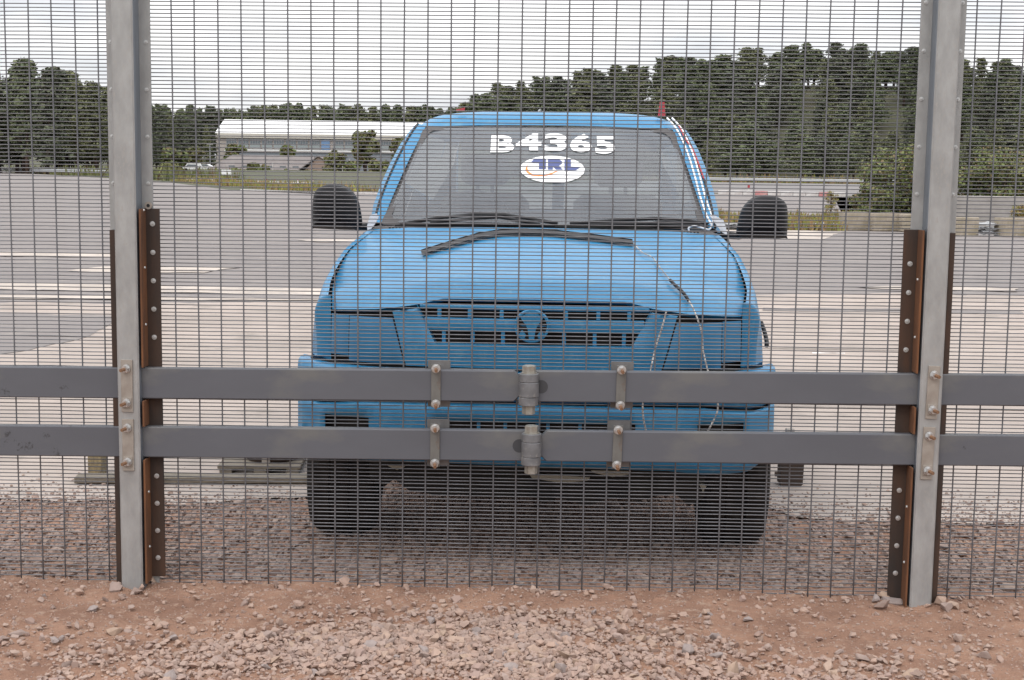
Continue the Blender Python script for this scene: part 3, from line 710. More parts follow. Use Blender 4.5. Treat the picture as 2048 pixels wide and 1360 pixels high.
# emblem: ring with a shield
def ring(cx, cz, rx, rz, w_, y0, y1, n=40):
    g = MB(); V = []
    for k in range(n):
        a = 2*PI*k/n; c, s = math.cos(a), math.sin(a)
        V += [(cx+rx*c, y0+.004, cz+rz*s), (cx+(rx-w_*.3)*c, y0, cz+(rz-w_*.3)*s), (cx+(rx-w_)*c, y0, cz+(rz-w_)*s), (cx+(rx-w_)*c, y1, cz+(rz-w_)*s), (cx+rx*c, y1, cz+rz*s)]
    Fc = [(k*5+j, k*5+(j+1) % 5, ((k+1) % n)*5+(j+1) % 5, ((k+1) % n)*5+j) for k in range(n) for j in range(5)]
    g.add(V, Fc); return g
bx0, bz = -.006, .962
emb = ring(bx0, bz, .066, .063, .010, .012, .03).build('emblem', M['blue'], car, False); fixf(emb.data)
g = MB(); g.cyl((bx0, .028, bz), 'y', .062, .006, 32); o = g.build('emblem_back', M['void'], emb); fixf(o.data)
g = MB(); sh = [(-.044, .034), (-.02, .046), (-.005, .058), (.005, .058), (.02, .046), (.044, .034), (.034, .018), (.022, .004), (.014, -.016), (.009, -.052), (-.009, -.052), (-.014, -.016), (-.022, .004), (-.034, .018)]
g.prism([(bx0+a, bz+b) for a, b in sh], 'y', .010, .024); o = g.build('shield', M['blue'], emb); fixf(o.data)
for s in (-1, 1):
    g = MB(); g.prism([(bx0+s*.046, bz-.03), (bx0+s*.028, bz-.046), (bx0+s*.02, bz-.034), (bx0+s*.036, bz-.014)][::s], 'y', .006, .02)
    o = g.build('shield_foot', M['blue'], emb); fixf(o.data)
# bumper
def bump_y(x):
    a = abs(x)
    return 0.0+.035*(a/.6)**2+(.0 if a < .6 else .15*((a-.6)/.3)**2.2)
def seam_z(x): return interp(abs(x), [0, .62, .72, .80, .86, .91], [.672, .668, .655, .645, .650, .668])
BX = sorted(set([round(a, 3) for a in lin(-.9, .9, 73)]))
def bump_surface(rows, name, skip=None, mat=M['blue']):
    g = MB(); g.grid(lambda x, r: (x*1.03, bump_y(x)+rows(x, r)[0], rows(x, r)[1]), BX, lin(0, 1, 9), skip)
    for s in (-1, 1):
        g.grid(lambda t, r, s=s: (s*(.9*1.03+.006*math.sin(t*PI/2)), bump_y(.9)+rows(.9, r)[0]*(1-t)+t*.30, rows(.9, r)[1]-.035*t*sstep(.7, .8, rows(.9, r)[1])), lin(0, 1, 6), lin(0, 1, 9), flip=(s < 0))
    return g.build(name, mat, car, True, solid=0.003)
def rows_up(x, r):     # upper bumper: from seam to the top shelf
    top = interp(abs(x), [0, .5, .78, .9], [.790, .790, .792, .796]); s = seam_z(x)+.004
    K = [(.012, s), (0, s+.012), (-.004, s+.05), (0, top-.03), (.008, top-.012), (.022, top-.003), (.05, top), (.09, top), (.13, top)]
    i = min(8, int(round(r*8))); return K[i]
bump_surface(rows_up, 'bumper')
def rows_lo(x, r):
    bot = interp(x, [-.9, -.75, -.5, 0, .5, .62, .8, .9], [.46, .425, .43, .425, .415, .40, .40, .45]); s = seam_z(x)-.005
    K = [(.06, bot), (.02, bot+.006), (.006, bot+.03), (0, bot+.05), (0, .50), (.0, .56), (0, .600), (.0, s-.012), (.012, s)]
    i = min(8, int(round(r*8))); return K[i]
def skip_lo(x, r):
    i = int(r*8); return (abs(x) < .37 and i in (4, 5) ) or (.60 < abs(x) < .78 and i in (4, 5))
bump_surface(rows_lo, 'lower_bumper', skip_lo)
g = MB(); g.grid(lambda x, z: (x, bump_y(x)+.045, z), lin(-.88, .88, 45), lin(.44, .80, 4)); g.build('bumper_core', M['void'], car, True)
for x in (-.2, -.1, .02, .06, .18):
    g = MB(); g.box(x-.006, x+.006, .012, .03, .5, .62); g.build('intake_rib', M['blue2'], car)
# cowl
def ws(u, v, off=0.0):       # windscreen surface
    hw = .727+(.600-.727)*v; x = u*hw*(1-.0*v)
    y = 1.045+.62*v+.075*u*u*(1-.2*v)+.02*math.sin(PI*v)*-1
    z = 1.292+.462*v-.012*u*u*(v)+.012*math.sin(PI*v)
    return Vector((x, y, z))+Vector((0, -.6, .8))*off
g = MB(); g.grid(lambda u, v: tuple(Vector((u*.76, 1.00+.03*u*u, 1.272)).lerp(ws(u*1.02, 0, -.006)+Vector((0, 0, -.004)), v)), lin(-1, 1, 31), lin(0, 1, 4)); g.build('cowl', M['cowl'] if 'cowl' in M else M['seal'], car, True)
for i in range(58):
    x = -.70+i*1.40/57
    if i % 1 == 0:
        pass
g = MB()
for i in range(90):
    x = -.68+i*1.36/89; g.box(x-.003, x+.003, 1.008+.03*(x/.76)**2, 1.03+.03*(x/.76)**2, 1.274, 1.279)
o = g.build('cowl_grating', M['black'], car); o['kind'] = 'stuff'
g = MB(); g.grid(lambda u, v: tuple(ws(u*.975, .015+.965*v)), lin(-1, 1, 31), lin(0, 1, 15)); wsobj = g.build('windscreen', M['windscreen'], car, True)
# seal ring
g = MB(); ring_in = []; ring_out = []
def border(s, k):      # rounded rectangle perimeter param in (u,v)
    pts = []; r_ = .07
    for (cu, cv, a0) in ((1-r_, 1-r_*1.4, 0), (-1+r_, 1-r_*1.4, 90), (-1+r_*.5, r_*.5, 180), (1-r_*.5, r_*.5, 270)):
        rr = r_ if a0 < 180 else r_*.5
        for j in range(7):
            a = R(a0+j*15); pts.append((cu+rr*math.cos(a)*1, cv+rr*1.4*math.sin(a)))
    return pts
bp = border(0, 0); nb = len(bp)
sealpts = []
for (u, v) in bp:
    cu, cv = 0, .5; a = ws(u*1.015, .0+v*1.005, .004); b = ws(u*(.955), .5+(v-.5)*.90, .005); sealpts += [a, b]
g.add([tuple(p) for p in sealpts], [(2*i, 2*i+1, 2*((i+1) % nb)+1, 2*((i+1) % nb)) for i in range(nb)]); fixf(g.build('windscreen_seal', M['seal'], car, True).data)
# pillars and roof
ED = [(0.0, .772, 1.10, 1.275), (.2, .772, 1.225, 1.372), (.4, .757, 1.36, 1.468), (.6, .733, 1.49, 1.562), (.8, .703, 1.61, 1.652), (.92, .677, 1.69, 1.708), (1.0, .655, 1.76, 1.745)]
def pil_out(v): return Vector([interp(v, [e[0] for e in ED], [e[k] for e in ED]) for k in (1, 2, 3)])
for s in (-1, 1):
    def fn(t, v, s=s):
        a = ws(1.0, v, .002); b = pil_out(v); m = a.lerp(b, t); m += Vector((.3, -.5, .8))*.016*math.sin(PI*t); return (s*m.x, m.y, m.z)
    g = MB(); g.grid(fn, lin(0, 1, 9), lin(0, 1, 21), flip=(s < 0)); g.build('pillar', M['blue'], car, True)
    # gap line between pillar and door frame, then the frame
    g = MB(); g.tube([tuple(Vector(fn(.62, v))+Vector((s*.001, -.002, .002))) for v in lin(0, 1, 18)], .0055, 6); g.build('door_gap', M['black'], car, True)
    def fr(t, v, s=s):
        p = pil_out(v); q = p+Vector((.016, .05, -.004)); m = p.lerp(q, t)+Vector((.8, -.4, .3))*.006*math.sin(PI*t); return (s*m.x, m.y+.006, m.z)
    g = MB(); g.grid(fr, lin(0, 1, 5), lin(0, 1, 16), flip=(s < 0)); g.build('door_frame', M['blue'], car, True)
def roof(u, v):
    # front lip curve into the roof, then back
    yb = interp(v, [0, .05, .12, .2, .3, 1], [0, .03, .07, .12, .3, 2.7])
    hw = interp(v, [0, .12, .3, 1], [.655, .66, .668, .66]); x = u*hw
    e = ws(min(1, abs(x)/.6), 1.0, .003)
    if abs(x) > .6: e = e.lerp(pil_out(1.0), min(1, (abs(x)-.6)/.055))
    rise = interp(v, [0, .05, .12, .2, .3, 1], [0, .030, .055, .068, .078, .085])
    sidef = 1-abs(u)**11
    z = e.z+rise*sidef-(.012*abs(u)**4)*min(1, v/.1)
    return (x, e.y*(1)+yb, z)
g = MB(); g.grid(roof, [-1, -.985, -.96]+lin(-.93, .93, 37)+[.96, .985, 1], [0, .02, .05, .08, .12, .16, .2, .25, .3, .45, .6, .8, 1]); g.build('roof', M['blue'], car, True)
# sides: belt, doors, side windows, rear
for s in (-1, 1):
    g = MB()
    def side(t, v, s=s):
        y = 1.30+3.4*v; zb = .36; d = y-3.55
        if abs(d) < .46: zb = max(.36, .36+math.sqrt(.46**2-d*d))
        K = [(.80, 1.262), (.84, 1.24), (.872, 1.16), (.885, 1.0), (.89, .8), (.888, .6), (.88, .42), (.85, .36)]
        i = min(7, int(round(t*7))); x, z = K[i]; return (s*x, y, max(z, zb) if i < 7 else zb)
    g.grid(side, lin(0, 1, 8), lin(0, 1, 40), flip=(s > 0)); g.build('door_side', M['blue'], car, True)
    def upper(t, v, s=s):
        y0 = 1.22; 
        lo = Vector((.80, 1.30+3.3*v, 1.262)); hi = Vector((.668, 1.86+2.55*v, 1.758)); m = lo.lerp(hi, t); return (s*m.x, m.y, m.z)
    def sk(t, v): return .06 < t < .90 and (0.02 < v < .30 or .33 < v < .62 or .65 < v < .95)
    g = MB(); g.grid(upper, [0, .06, .3, .6, .9, 1], [0, .02, .1, .2, .30, .33, .45, .62, .65, .8, .95, 1], sk, flip=(s > 0)); g.build('window_frame', M['blue'], car, solid=.0)
    g = MB(); g.grid(lambda t, v, s=s: tuple(Vector(upper(t, v))+Vector((-s*.008, 0, 0))), [.04, .92], [.01, .31]); g.build('side_window', M['sideglass'], car)
    g = MB(); g.grid(lambda t, v, s=s: tuple(Vector(upper(t, v))+Vector((-s*.008, 0, 0))), [.04, .92], [.32, .63]); g.build('side_window', M['sideglass'], car)
    g = MB(); g.grid(lambda t, v, s=s: tuple(Vector(upper(t, v))+Vector((-s*.008, 0, 0))), [.04, .92], [.64, .96]); g.build('side_window', M['sideglass'], car)
g = MB(); g.box(-.86, .86, 4.62, 4.70, .40, 1.28); g.box(-.66, .66, 4.42, 4.48, 1.68, 1.80); g.box(-.80, -.70, 4.45, 4.62, 1.26, 1.76); g.box(.70, .80, 4.45, 4.62, 1.26, 1.76); g.box(-.04, .04, 4.5, 4.62, 1.26, 1.72); g.build('tailgate', M['blue'], car)
g = MB(); g.add([(-.78, 4.60, 1.27), (.78, 4.60, 1.27), (.64, 4.45, 1.72), (-.64, 4.45, 1.72)], [(0, 1, 2, 3)]); g.build('rear_window', M['sideglass'], car)
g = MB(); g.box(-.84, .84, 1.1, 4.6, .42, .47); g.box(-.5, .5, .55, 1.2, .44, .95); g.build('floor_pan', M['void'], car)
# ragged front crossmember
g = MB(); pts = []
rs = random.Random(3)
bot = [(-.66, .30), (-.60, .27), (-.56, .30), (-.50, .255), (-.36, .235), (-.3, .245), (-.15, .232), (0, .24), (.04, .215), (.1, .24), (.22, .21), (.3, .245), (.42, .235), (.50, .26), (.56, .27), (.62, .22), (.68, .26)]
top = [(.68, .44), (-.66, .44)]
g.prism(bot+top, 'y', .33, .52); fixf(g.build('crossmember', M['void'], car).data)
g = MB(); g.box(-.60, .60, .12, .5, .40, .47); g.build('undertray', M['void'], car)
for (px0, py0, px1, py1, hh) in ((1180, 936, 1262, 946, .012), (1060, 948, 1180, 958, .012), (772, 917, 815, 932, .03), (1398, 968, 1412, 978, .03)):
    a = P(px0, py0, 5.44); b = P(px1, py1, 5.44)
    c, s_ = math.cos(TYAW), math.sin(TYAW)
    def loc(p): rx, ry = p.x-TL.x, p.y-TL.y; return (rx*c+ry*s_, -rx*s_+ry*c, p.z-TL.z)
    A, B = loc(a), loc(b); g = MB()
    g.prism([(A[0], A[2]), (A[0]+(B[0]-A[0])*.3, A[2]+.004), (B[0], A[2]-.004), (B[0]-.01, B[2]), (A[0]+(B[0]-A[0])*.55, B[2]-.012), (A[0]+.01, B[2]+.004)], 'y', A[1]-.02, A[1]+.01); fixf(g.build('torn_lining', M['scrap'], car).data)
# wheels
def wheel(x, y, steer, lean=0):
    g = MB(); R0, W_ = .375, .28; n = 72
    prof = [(-.5, .60), (-.5, .80), (-.47, .90), (-.40, .965), (-.30, .99), (-.16, 1.0), (-.15, .97), (-.13, .97), (-.12, 1.0), (.12, 1.0), (.13, .97), (.15, .97), (.16, 1.0), (.30, .99), (.40, .965), (.47, .90), (.5, .80), (.5, .60)]
    V = []
    for k in range(n):
        a = 2*PI*k/n
        for i, (wx, rr) in enumerate(prof):
            r = rr*R0
            if 3 <= i <= len(prof)-4:
                ph = (k+(1 if i > 8 else 0)+(i//4)) % 3
                if ph == 0: r -= .012
            V.append((wx*W_, r*math.cos(a), r*math.sin(a)))
    m = len(prof); Fc = [(k*m+i, k*m+i+1, ((k+1) % n)*m+i+1, ((k+1) % n)*m+i) for k in range(n) for i in range(m-1)]
    g.add(V, Fc); root = obj('wheel', fixf(g.mesh('wheel', M['tyre'])), car, (x, y, R0-.008), (0, lean, steer))
    g = MB(); g.cyl((-.08, 0, 0), 'x', .222, .16, 32); g.cyl((.08*(1 if x > 0 else -1), 0, 0), 'x', .07, .03*(1 if x > 0 else -1), 20); fixf(g.build('rim', M['steelwheel'], root).data)
wheel(-.80, WY-.07, .06, .05); wheel(.812, WY-.07, -.03, -.02); wheel(-.76, 3.55, 0); wheel(.76, 3.55, 0)
# mirrors
def mirror(s):
    root = None
    K = [(-.5, -.46), (-.44, -.5), (.40, -.52), (.5, -.44), (.47, -.1), (.40, .18), (.22, .42), (.0, .5), (-.28, .48), (-.45, .34), (-.5, .1)]
    W_, H_ = .222, .197; n = 48
    # smooth closed outline
    def out(t):
        m = len(K); i = int(t*m) % m; f = t*m-int(t*m); p0, p1, p2, p3 = [K[(i+j-1) % m] for j in range(4)]
        def cr(a, b, c, d): return .5*((2*b)+(-a+c)*f+(2*a-5*b+4*c-d)*f*f+(-a+3*b-3*c+d)*f**3)
        return cr(p0[0], p1[0], p2[0], p3[0]), cr(p0[1], p1[1], p2[1], p3[1])
    g = MB(); rows = [(-.075, .30), (-.07, .55), (-.055, .78), (-.03, .93), (0, 1.0), (.03, 1.0), (.04, .97), (.035, .92)]; V = []
    for (yo, sc_) in rows:
        for k in range(n):
            a, b = out(k/n); V.append((-s*a*W_*sc_, yo, b*H_*sc_+(.006 if sc_ < 1 else 0)))
    m = len(rows); Fc = [(j*n+k, j*n+(k+1) % n, (j+1)*n+(k+1) % n, (j+1)*n+k) for j in range(m-1) for k in range(n)]+[tuple(range(n)), tuple(range((m-1)*n, m*n))]
    g.add(V, Fc); dx, dz = (-.938, 1.362) if s < 0 else (.975, 1.345)
    o = g.build('door_mirror', M['mirrorblack'], car, True); fixf(o.data); o.location = (dx, 1.17, dz)
    if s > 0: o.scale = (1.0, 1, .95)
    g = MB(); g.tube([(dx-s*.06, 1.17, dz-.085), (dx-s*.10, 1.19, dz-.092), (s*.79, 1.24, dz-.088), (s*.76, 1.26, dz-.08)], .017, 10, taper=[.8, 1, 1.1, 1.3]); a = g.build('mirror_arm', M['black'], o, True); a.matrix_parent_inverse = Matrix.Translation((-dx, -1.17, -dz))
mirror(-1); mirror(1)
# interior: dash, wheel, seats
g = MB(); g.grid(lambda u, v: (u*.70, 1.12+.42*v, 1.262-.05*v+.02*math.sin(PI*v)-(.0)), lin(-1, 1, 15), lin(0, 1, 6)); g.box(-.70, .70, 1.50, 1.56, .9, 1.235); g.build('dashboard', M['dash'], car, False)
for x in (-.36, .36):
    g = MB(); g.box(x-.25, x+.25, 1.95, 2.45, .75, .95, .04); g.box(x-.24, x+.24, 2.40, 2.54, .9, 1.42, .05); g.box(x-.13, x+.13, 2.44, 2.53, 1.46, 1.62, .03); g.box(x-.05, x-.03, 2.47, 2.49, 1.4, 1.5); g.box(x+.03, x+.05, 2.47, 2.49, 1.4, 1.5); fixf(g.build('seat', M['seat'], car).data)
g = MB(); g.box(-.66, .66, 3.30, 3.45, .8, 1.30, .04); fixf(g.build('rear_seat', M['seat'], car).data)
g = MB(); V = []
n1, n2 = 32, 8
for i in range(n1):
    a = 2*PI*i/n1
    for j in range(n2):
        b = 2*PI*j/n2; r = .185+.014*math.cos(b); V.append((r*math.cos(a), .014*math.sin(b), r*math.sin(a)))
g.add(V, [(i*n2+j, i*n2+(j+1) % n2, ((i+1) % n1)*n2+(j+1) % n2, ((i+1) % n1)*n2+j) for i in range(n1) for j in range(n2)]); g.box(-.18, .18, -.01, .01, -.02, .02)
o = g.build('steering_wheel', M['black'], car, True); fixf(o.data); o.location = (-.36, 1.66, 1.26); o.rotation_euler = (R(-25), 0, 0)
g = MB(); g.box(-.11, .11, 0, .02, -.03, .03, .005); o = g.build('rear_view_mirror', M['black'], car); fixf(o.data); o.location = (.0, 1.66, 1.70)
# wipers
def rubber(name, pts, r, mat, offs=0.0, taper=None, flat=None):
    c, s = math.cos(TYAW), math.sin(TYAW)
    L_ = []
    for p in pts:
        rx, ry = p.x-TL.x, p.y-TL.y; L_.append((rx*c+ry*s, -rx*s+ry*c, p.z-TL.z))
    g = MB(); g.tube(L_, r, 8, flat=flat, taper=taper); o = g.build(name, mat, car, True); fixf(o.data); return o
def on_ws(px, py, off=.01):
    d = ray(px, py); best = None; Y = 5.9
    c, s = math.cos(TYAW), math.sin(TYAW)
    while Y < 7.2:
        t = Y/d[1]; wp = Vector((d[0]*t, Y, CH+d[2]*t)); rx, ry = wp.x-TL.x, wp.y-TL.y; lx, ly, lz = rx*c+ry*s, -rx*s+ry*c, wp.z-TL.z
        v = (lz-1.292)/.462; hw = .727+(.600-.727)*v
        q = ws(lx/hw, v, off)
        if ly >= q.y: return wp
        Y += .004
    return P(px, py, 6.2)
for pts in ([(800, 449), (870, 437), (950, 429), (1010, 430), (1060, 438), (1115, 447)], [(1140, 448), (1230, 441), (1310, 437), (1370, 441), (1425, 450)]):
    w1 = rubber('wiper', [on_ws(a, b, .012) for a, b in pts], .0085, M['black'])
for pts in ([(860, 445), (960, 436), (1000, 434), (1080, 449)], [(1290, 449), (1330, 442), (1400, 449)], [(790, 452), (950, 447), (1110, 452)], [(1180, 449), (1300, 447), (1420, 453)]):
    rubber('wiper_arm', [on_ws(a, b, .016) for a, b in pts], .007, M['black'])
# stickers on the windscreen (flat vinyl following the glass)
def inv_ws(px, py):
    p = on_ws(px, py, .004); c, s = math.cos(TYAW), math.sin(TYAW); rx, ry = p.x-TL.x, p.y-TL.y; lx, lz = rx*c+ry*s, p.z-TL.z
    v = (lz-1.292)/.462
    for _ in range(3):
        v = (lz-1.292+.012*(lx/.65)**2*v-.012*math.sin(PI*v))/.462
    return lx, v
def glue(name, polys, mat, off, parent):       # polys: list of (verts2d in px space, faces)
    V = []; Fc = []
    for (vv, ff) in polys:
        b = len(V)
        for (a, b_) in vv:
            lx, v = inv_ws(a, b_); hw = .727+(.600-.727)*v; q = ws(lx/hw, v, off); V.append(tuple(q))
        Fc += [tuple(b+i for i in f) for f in ff]
    g = MB(); g.add(V, Fc); o = g.build(name, mat, parent); return o
def text_poly(ch, offset=0.0):
    cu = bpy.data.curves.new('t', 'FONT'); cu.body = ch; cu.size = 1; cu.offset = offset; cu.resolution_u = 5; o = bpy.data.objects.new('t', cu); C.objects.link(o)
    bpy.context.view_layer.update(); dg = bpy.context.evaluated_depsgraph_get(); me = bpy.data.meshes.new_from_object(o.evaluated_get(dg))
    V = [(v.co.x, v.co.y) for v in me.vertices]; Fc = [tuple(p.vertices) for p in me.polygons]; bpy.data.objects.remove(o); bpy.data.meshes.remove(me)
    xs_ = [v[0] for v in V]; ys_ = [v[1] for v in V]; x0, x1, y0, y1 = min(xs_), max(xs_), min(ys_), max(ys_)
    return [((a-x0)/(x1-x0), (b-y0)/(y1-y0)) for a, b in V], Fc
chars = [('B', 982, 1029, 272, 306, -.06), ('4', 1032, 1083, 268, 303, 0), ('3', 1089, 1134, 268, 304, .0), ('6', 1140, 1184, 269, 306, 0), ('5', 1190, 1230, 272, 309, .05)]
polys = []
for ch, x0, x1, y0, y1, sk_ in chars:
    V, Fc = text_poly(ch, .045); polys.append(([(x0+a*(x1-x0)-sk_*(y1-y0)*(b-.5), y1-b*(y1-y0)) for a, b in V], Fc))
glue('number_sticker', polys, M['white'], .004, wsobj)
n = 48; ov = [(1105+64.5*math.cos(2*PI*k/n), 340+27*math.sin(2*PI*k/n)+.02*64*math.cos(2*PI*k/n)) for k in range(n)]+[(1105, 340)]
oval = glue('logo_sticker', [(ov, [(k, (k+1) % n, n) for k in range(n)])], M['white'], .004, wsobj)
L1 = [[(1062, 325), (1068, 319), (1092, 319), (1092, 339), (1078, 339), (1078, 327), (1066, 327)], [(1096, 319), (1118, 319), (1124, 323), (1124, 328), (1118, 332), (1126, 340), (1112, 340), (1106, 334), (1106, 340), (1096, 340)], [(1129, 320), (1142, 320), (1142, 335), (1160, 336), (1152, 341), (1129, 341)]]
L1 = [[(a, b+1) for a, b in p] for p in L1]
glue('logo_letters', [(p, [tuple(range(len(p)))]) for p in L1], M['navy'], .0048, wsobj)
sw = []
for k in range(13):
    t = k/12; x = 1053+64*t; yb = 330+28*math.sin(min(1, t*1.6+.12)*PI*.62)-(max(0, t-.45)*26); 
    sw.append((x, yb))
up = [(1056, 331), (1055, 338), (1058, 345), (1066, 350), (1078, 351), (1092, 350), (1104, 347), (1117, 342)]
dn = [(1117, 343), (1104, 350), (1092, 353), (1078, 354), (1064, 353), (1054, 347), (1051, 340), (1053, 334)]
glue('logo_swoosh', [(up+dn, [(i, i+1, len(up)+len(dn)-2-i, len(up)+len(dn)-1-i) for i in range(len(up)-1)])], M['orange'], .0048, wsobj)

# loose things lying on the vehicle
def cord(name, pts, r, mat, label, cat, n=6, taper=None, flat=None):
    g = MB(); 
    P3 = []
    for i in range(len(pts)-1):
        p0, p1, p2, p3 = [Vector(pts[max(0, min(len(pts)-1, i+j-1))]) for j in range(4)]
        for k in range(6):
            f = k/6; P3.append(.5*((2*p1)+(-p0+p2)*f+(2*p0-5*p1+4*p2-p3)*f*f+(-p0+3*p1-3*p2+p3)*f**3))
    P3.append(Vector(pts[-1])); g.tube(P3, r, n, flat=flat); o = g.build(name, mat, None, True); fixf(o.data); return tag(o, label, cat)
strip_px = [(842, 506), (900, 488), (955, 472), (1000, 465), (1050, 463), (1110, 466), (1190, 475), (1265, 485)]
g = MB(); A = [hood_hit(a, b-4, .012) for a, b in strip_px]; B = [hood_hit(a+2, b+4, .012) for a, b in strip_px]
g.add([tuple(p) for p in A]+[tuple(p) for p in B]+[tuple(p+Vector((0, 0, .006))) for p in A], [(i, i+1, 9+i, 8+i) for i in range(7)]+[(i, i+1, 17+i, 16+i) for i in range(7)])
o = g.build('deflector_strip', M['black'], None, False, solid=.004); fixf(o.data); tag(o, 'curved black plastic strip lying across the top of the blue bonnet', 'plastic strip')
hp = [hood_hit(a, b, .010) for a, b in [(1267, 487), (1285, 505), (1305, 515), (1320, 535), (1340, 560)]]
cord('thin_cord', hp, .0022, M['cord'], 'thin pale cord running over the bonnet from the black strip', 'cord')
hp = [hood_hit(a, b, .016) for a, b in [(1340, 560), (1352, 572), (1366, 585), (1378, 602)]]
hp2 = [P(1384, 612, 5.19), P(1394, 635, 5.14), P(1404, 668, 5.12), P(1406, 700, 5.11), P(1418, 750, 5.08), P(1434, 800, 5.07), P(1434, 825, 5.07), P(1418, 858, 5.06), P(1405, 880, 5.06)]
cord('black_hose', hp, .0065, M['black'], 'short thick black hose end lying on the right of the bonnet', 'hose')
cord('loose_rope', [hp[-1]]+hp2, .0032, M['cord'], 'white speckled rope hanging from the black hose down the right headlamp', 'cord')
cord('loose_rope', [P(a, b, c) for a, b, c in [(1333, 622, 5.17), (1324, 655, 5.15), (1310, 700, 5.14), (1300, 745, 5.09), (1287, 800, 5.08), (1286, 830, 5.08), (1292, 862, 5.08), (1296, 880, 5.08)]], .0034, M['cord'], 'white speckled rope looping beside the right end of the grille', 'cord')
for k, dx in enumerate((0, 10)):
    cord('lashing_cord', [on_ws(a+dx, b, .05) for a, b in [(1334, 236), (1347, 250), (1360, 270), (1376, 308), (1389, 350), (1401, 395), (1414, 432), (1425, 452)]], .0046, M['white'], ('inner' if k == 0 else 'outer')+' white cord lashed down the right windscreen pillar', 'cord')
cord('red_strap', [on_ws(a, b, .055) for a, b in [(1358, 252), (1372, 280), (1386, 300), (1398, 330), (1408, 358)]], .004, M['redtape'], 'faded red strap beside the white cords on the right pillar', 'strap')
cord('white_loop', [P(a, b, 6.12) for a, b in [(1378, 462), (1378, 455), (1390, 452), (1405, 456), (1420, 458), (1425, 440), (1420, 432)]], .004, M['tape'], 'white cable loop at the right foot of the windscreen', 'cable')
cord('side_cable', [T(.890, .42, .95), T(.898, .38, .92), T(.903, .34, .885), T(.900, .31, .87)], .009, M['black'], 'short black cable end sticking out of the right wing', 'cable')
def patch(name, pxs, Y, th, mat, label, cat):
    pts = [P(a, b, Y) for a, b in pxs]; g = MB(); n = len(pts)
    g.add([tuple(p) for p in pts]+[(p.x, p.y+th, p.z) for p in pts], [tuple(range(n)), tuple(range(n, 2*n))]+[(i, (i+1) % n, n+(i+1) % n, n+i) for i in range(n)]); o = g.build(name, mat); fixf(o.data); return tag(o, label, cat)
patch('tape_wad', [(734, 452), (740, 430), (752, 427), (757, 434), (752, 445), (742, 458), (735, 460)], 6.22, .02, M['tape'], 'wad of white tape at the left foot of the windscreen pillar', 'tape')
patch('tape_wad', [(1420, 430), (1432, 432), (1447, 440), (1452, 455), (1455, 470), (1446, 466), (1434, 452)], 6.19, .02, M['tape'], 'wad of white tape at the right foot of the windscreen pillar', 'tape')
patch('red_tag', [(1316, 232), (1320, 204), (1329, 204), (1331, 232)], 6.93, .01, M['redtape'], 'small red tag sticking up from the right of the blue roof', 'tag')
patch('red_tape', [(912, 219), (930, 215), (929, 222), (913, 223)], 6.93, .01, M['redtape'], 'small red strip on the left edge of the blue roof', 'tape')

# ------------------------------------------------------------------ odd things on the apron
g = MB(); a = G(148, 967, -.10); b = G(618, 967, -.10)
g.box(0, (b-a).length, 0, .10, 0, .03, .003); o = g.build('plank', M['timber']); fixf(o.data); o.location = a; o.rotation_euler = (0, 0, math.atan2(b.y-a.y, b.x-a.x)); tag(o, 'long weathered timber plank lying on the concrete left of the vehicle', 'plank')
a = G(192, 950, -.10); g = MB(); g.box(-.04, .03, 0, .09, 0, .16, .003); o = g.build('timber_block', M['timber2']); fixf(o.data); o.location = (a.x, a.y, -.104); tag(o, 'upright yellowish timber block behind the left end of the plank', 'timber block')
a = G(520, 950, -.10); root = empty('pallet', (a.x, a.y, -.104), .05); tag(root, 'low grey wooden pallet behind the right end of the plank', 'pallet')
for k in range(5):
    g = MB(); g.box(-.21, .20, .0+k*.085, .07+k*.085, .035, .05, .001); fixf(g.build('board', M['timber'], root).data)
for x in (-.2, -.03, .13):
    g = MB(); g.box(x, x+.06, 0, .41, 0, .0345, .001); fixf(g.build('bearer', M['timber'], root).data)
root = empty('steel_roller', (a.x+.03, a.y+.2, -.054)); tag(root, 'dark rusty steel roller lying on the low pallet', 'roller')
g = MB(); g.cyl((0, 0, 0), 'z', .13, .02, 32, r2=.14); g.cyl((0, 0, .02), 'z', .09, .05, 32); g.cyl((0, 0, .07), 'z', .14, .02, 32); fixf(g.build('drum', M['rustdark'], root, False).data)
g = MB(); g.box(-.03, .01, -.15, -.13, -.0, .08); fixf(g.build('bracket', M['plate'], root).data)
a = G(1583, 971, -.10); root = empty('steel_stub_post', (a.x, a.y, -.108)); tag(root, 'short rusty dark steel stub post standing on the concrete right of the vehicle', 'stub post')
g = MB(); g.prism([(-.055, .012), (-.045, 0), (.04, 0), (.055, .012), (.062, .23), (-.055, .23)], 'y', 0, .09); fixf(g.build('stub', M['rustdark'], root).data)
g = MB(); g.box(-.03, .012, .02, .06, .23, .285, .004); fixf(g.build('peg', M['plate'], root).data)
g = MB(); g.cyl((-.055, .02, .06), 'x', .012, -.025, 8); fixf(g.build('lug', M['rustdark'], root).data)
o = patch('paper_scrap', [(1625, 706), (1645, 704), (1690, 708), (1688, 712), (1640, 712)], 11.0, .01, M['white'], 'flat pale scrap lying on the concrete beyond the fence at right', 'scrap')
a = G(1655, 708, -.10); o.data.transform(Matrix.Identity(4))
for v in o.data.vertices: v.co.y = a.y+(v.co.y-11.0)*1; 
for v in o.data.vertices: v.co.x = v.co.x*a.y/11.0; v.co.z = -.095+(.006 if v.index % 2 else 0)
clods = []
for (px, py, s) in [(640, 985, .02), (700, 1125, .018), (1780, 1037, .014), (1998, 1046, .03), (1925, 1040, .015)]:
    q = G(px, py, -.10); clods.append((q.x, q.y, -.1, s))
scatter('clods', clods, M['gravel'])

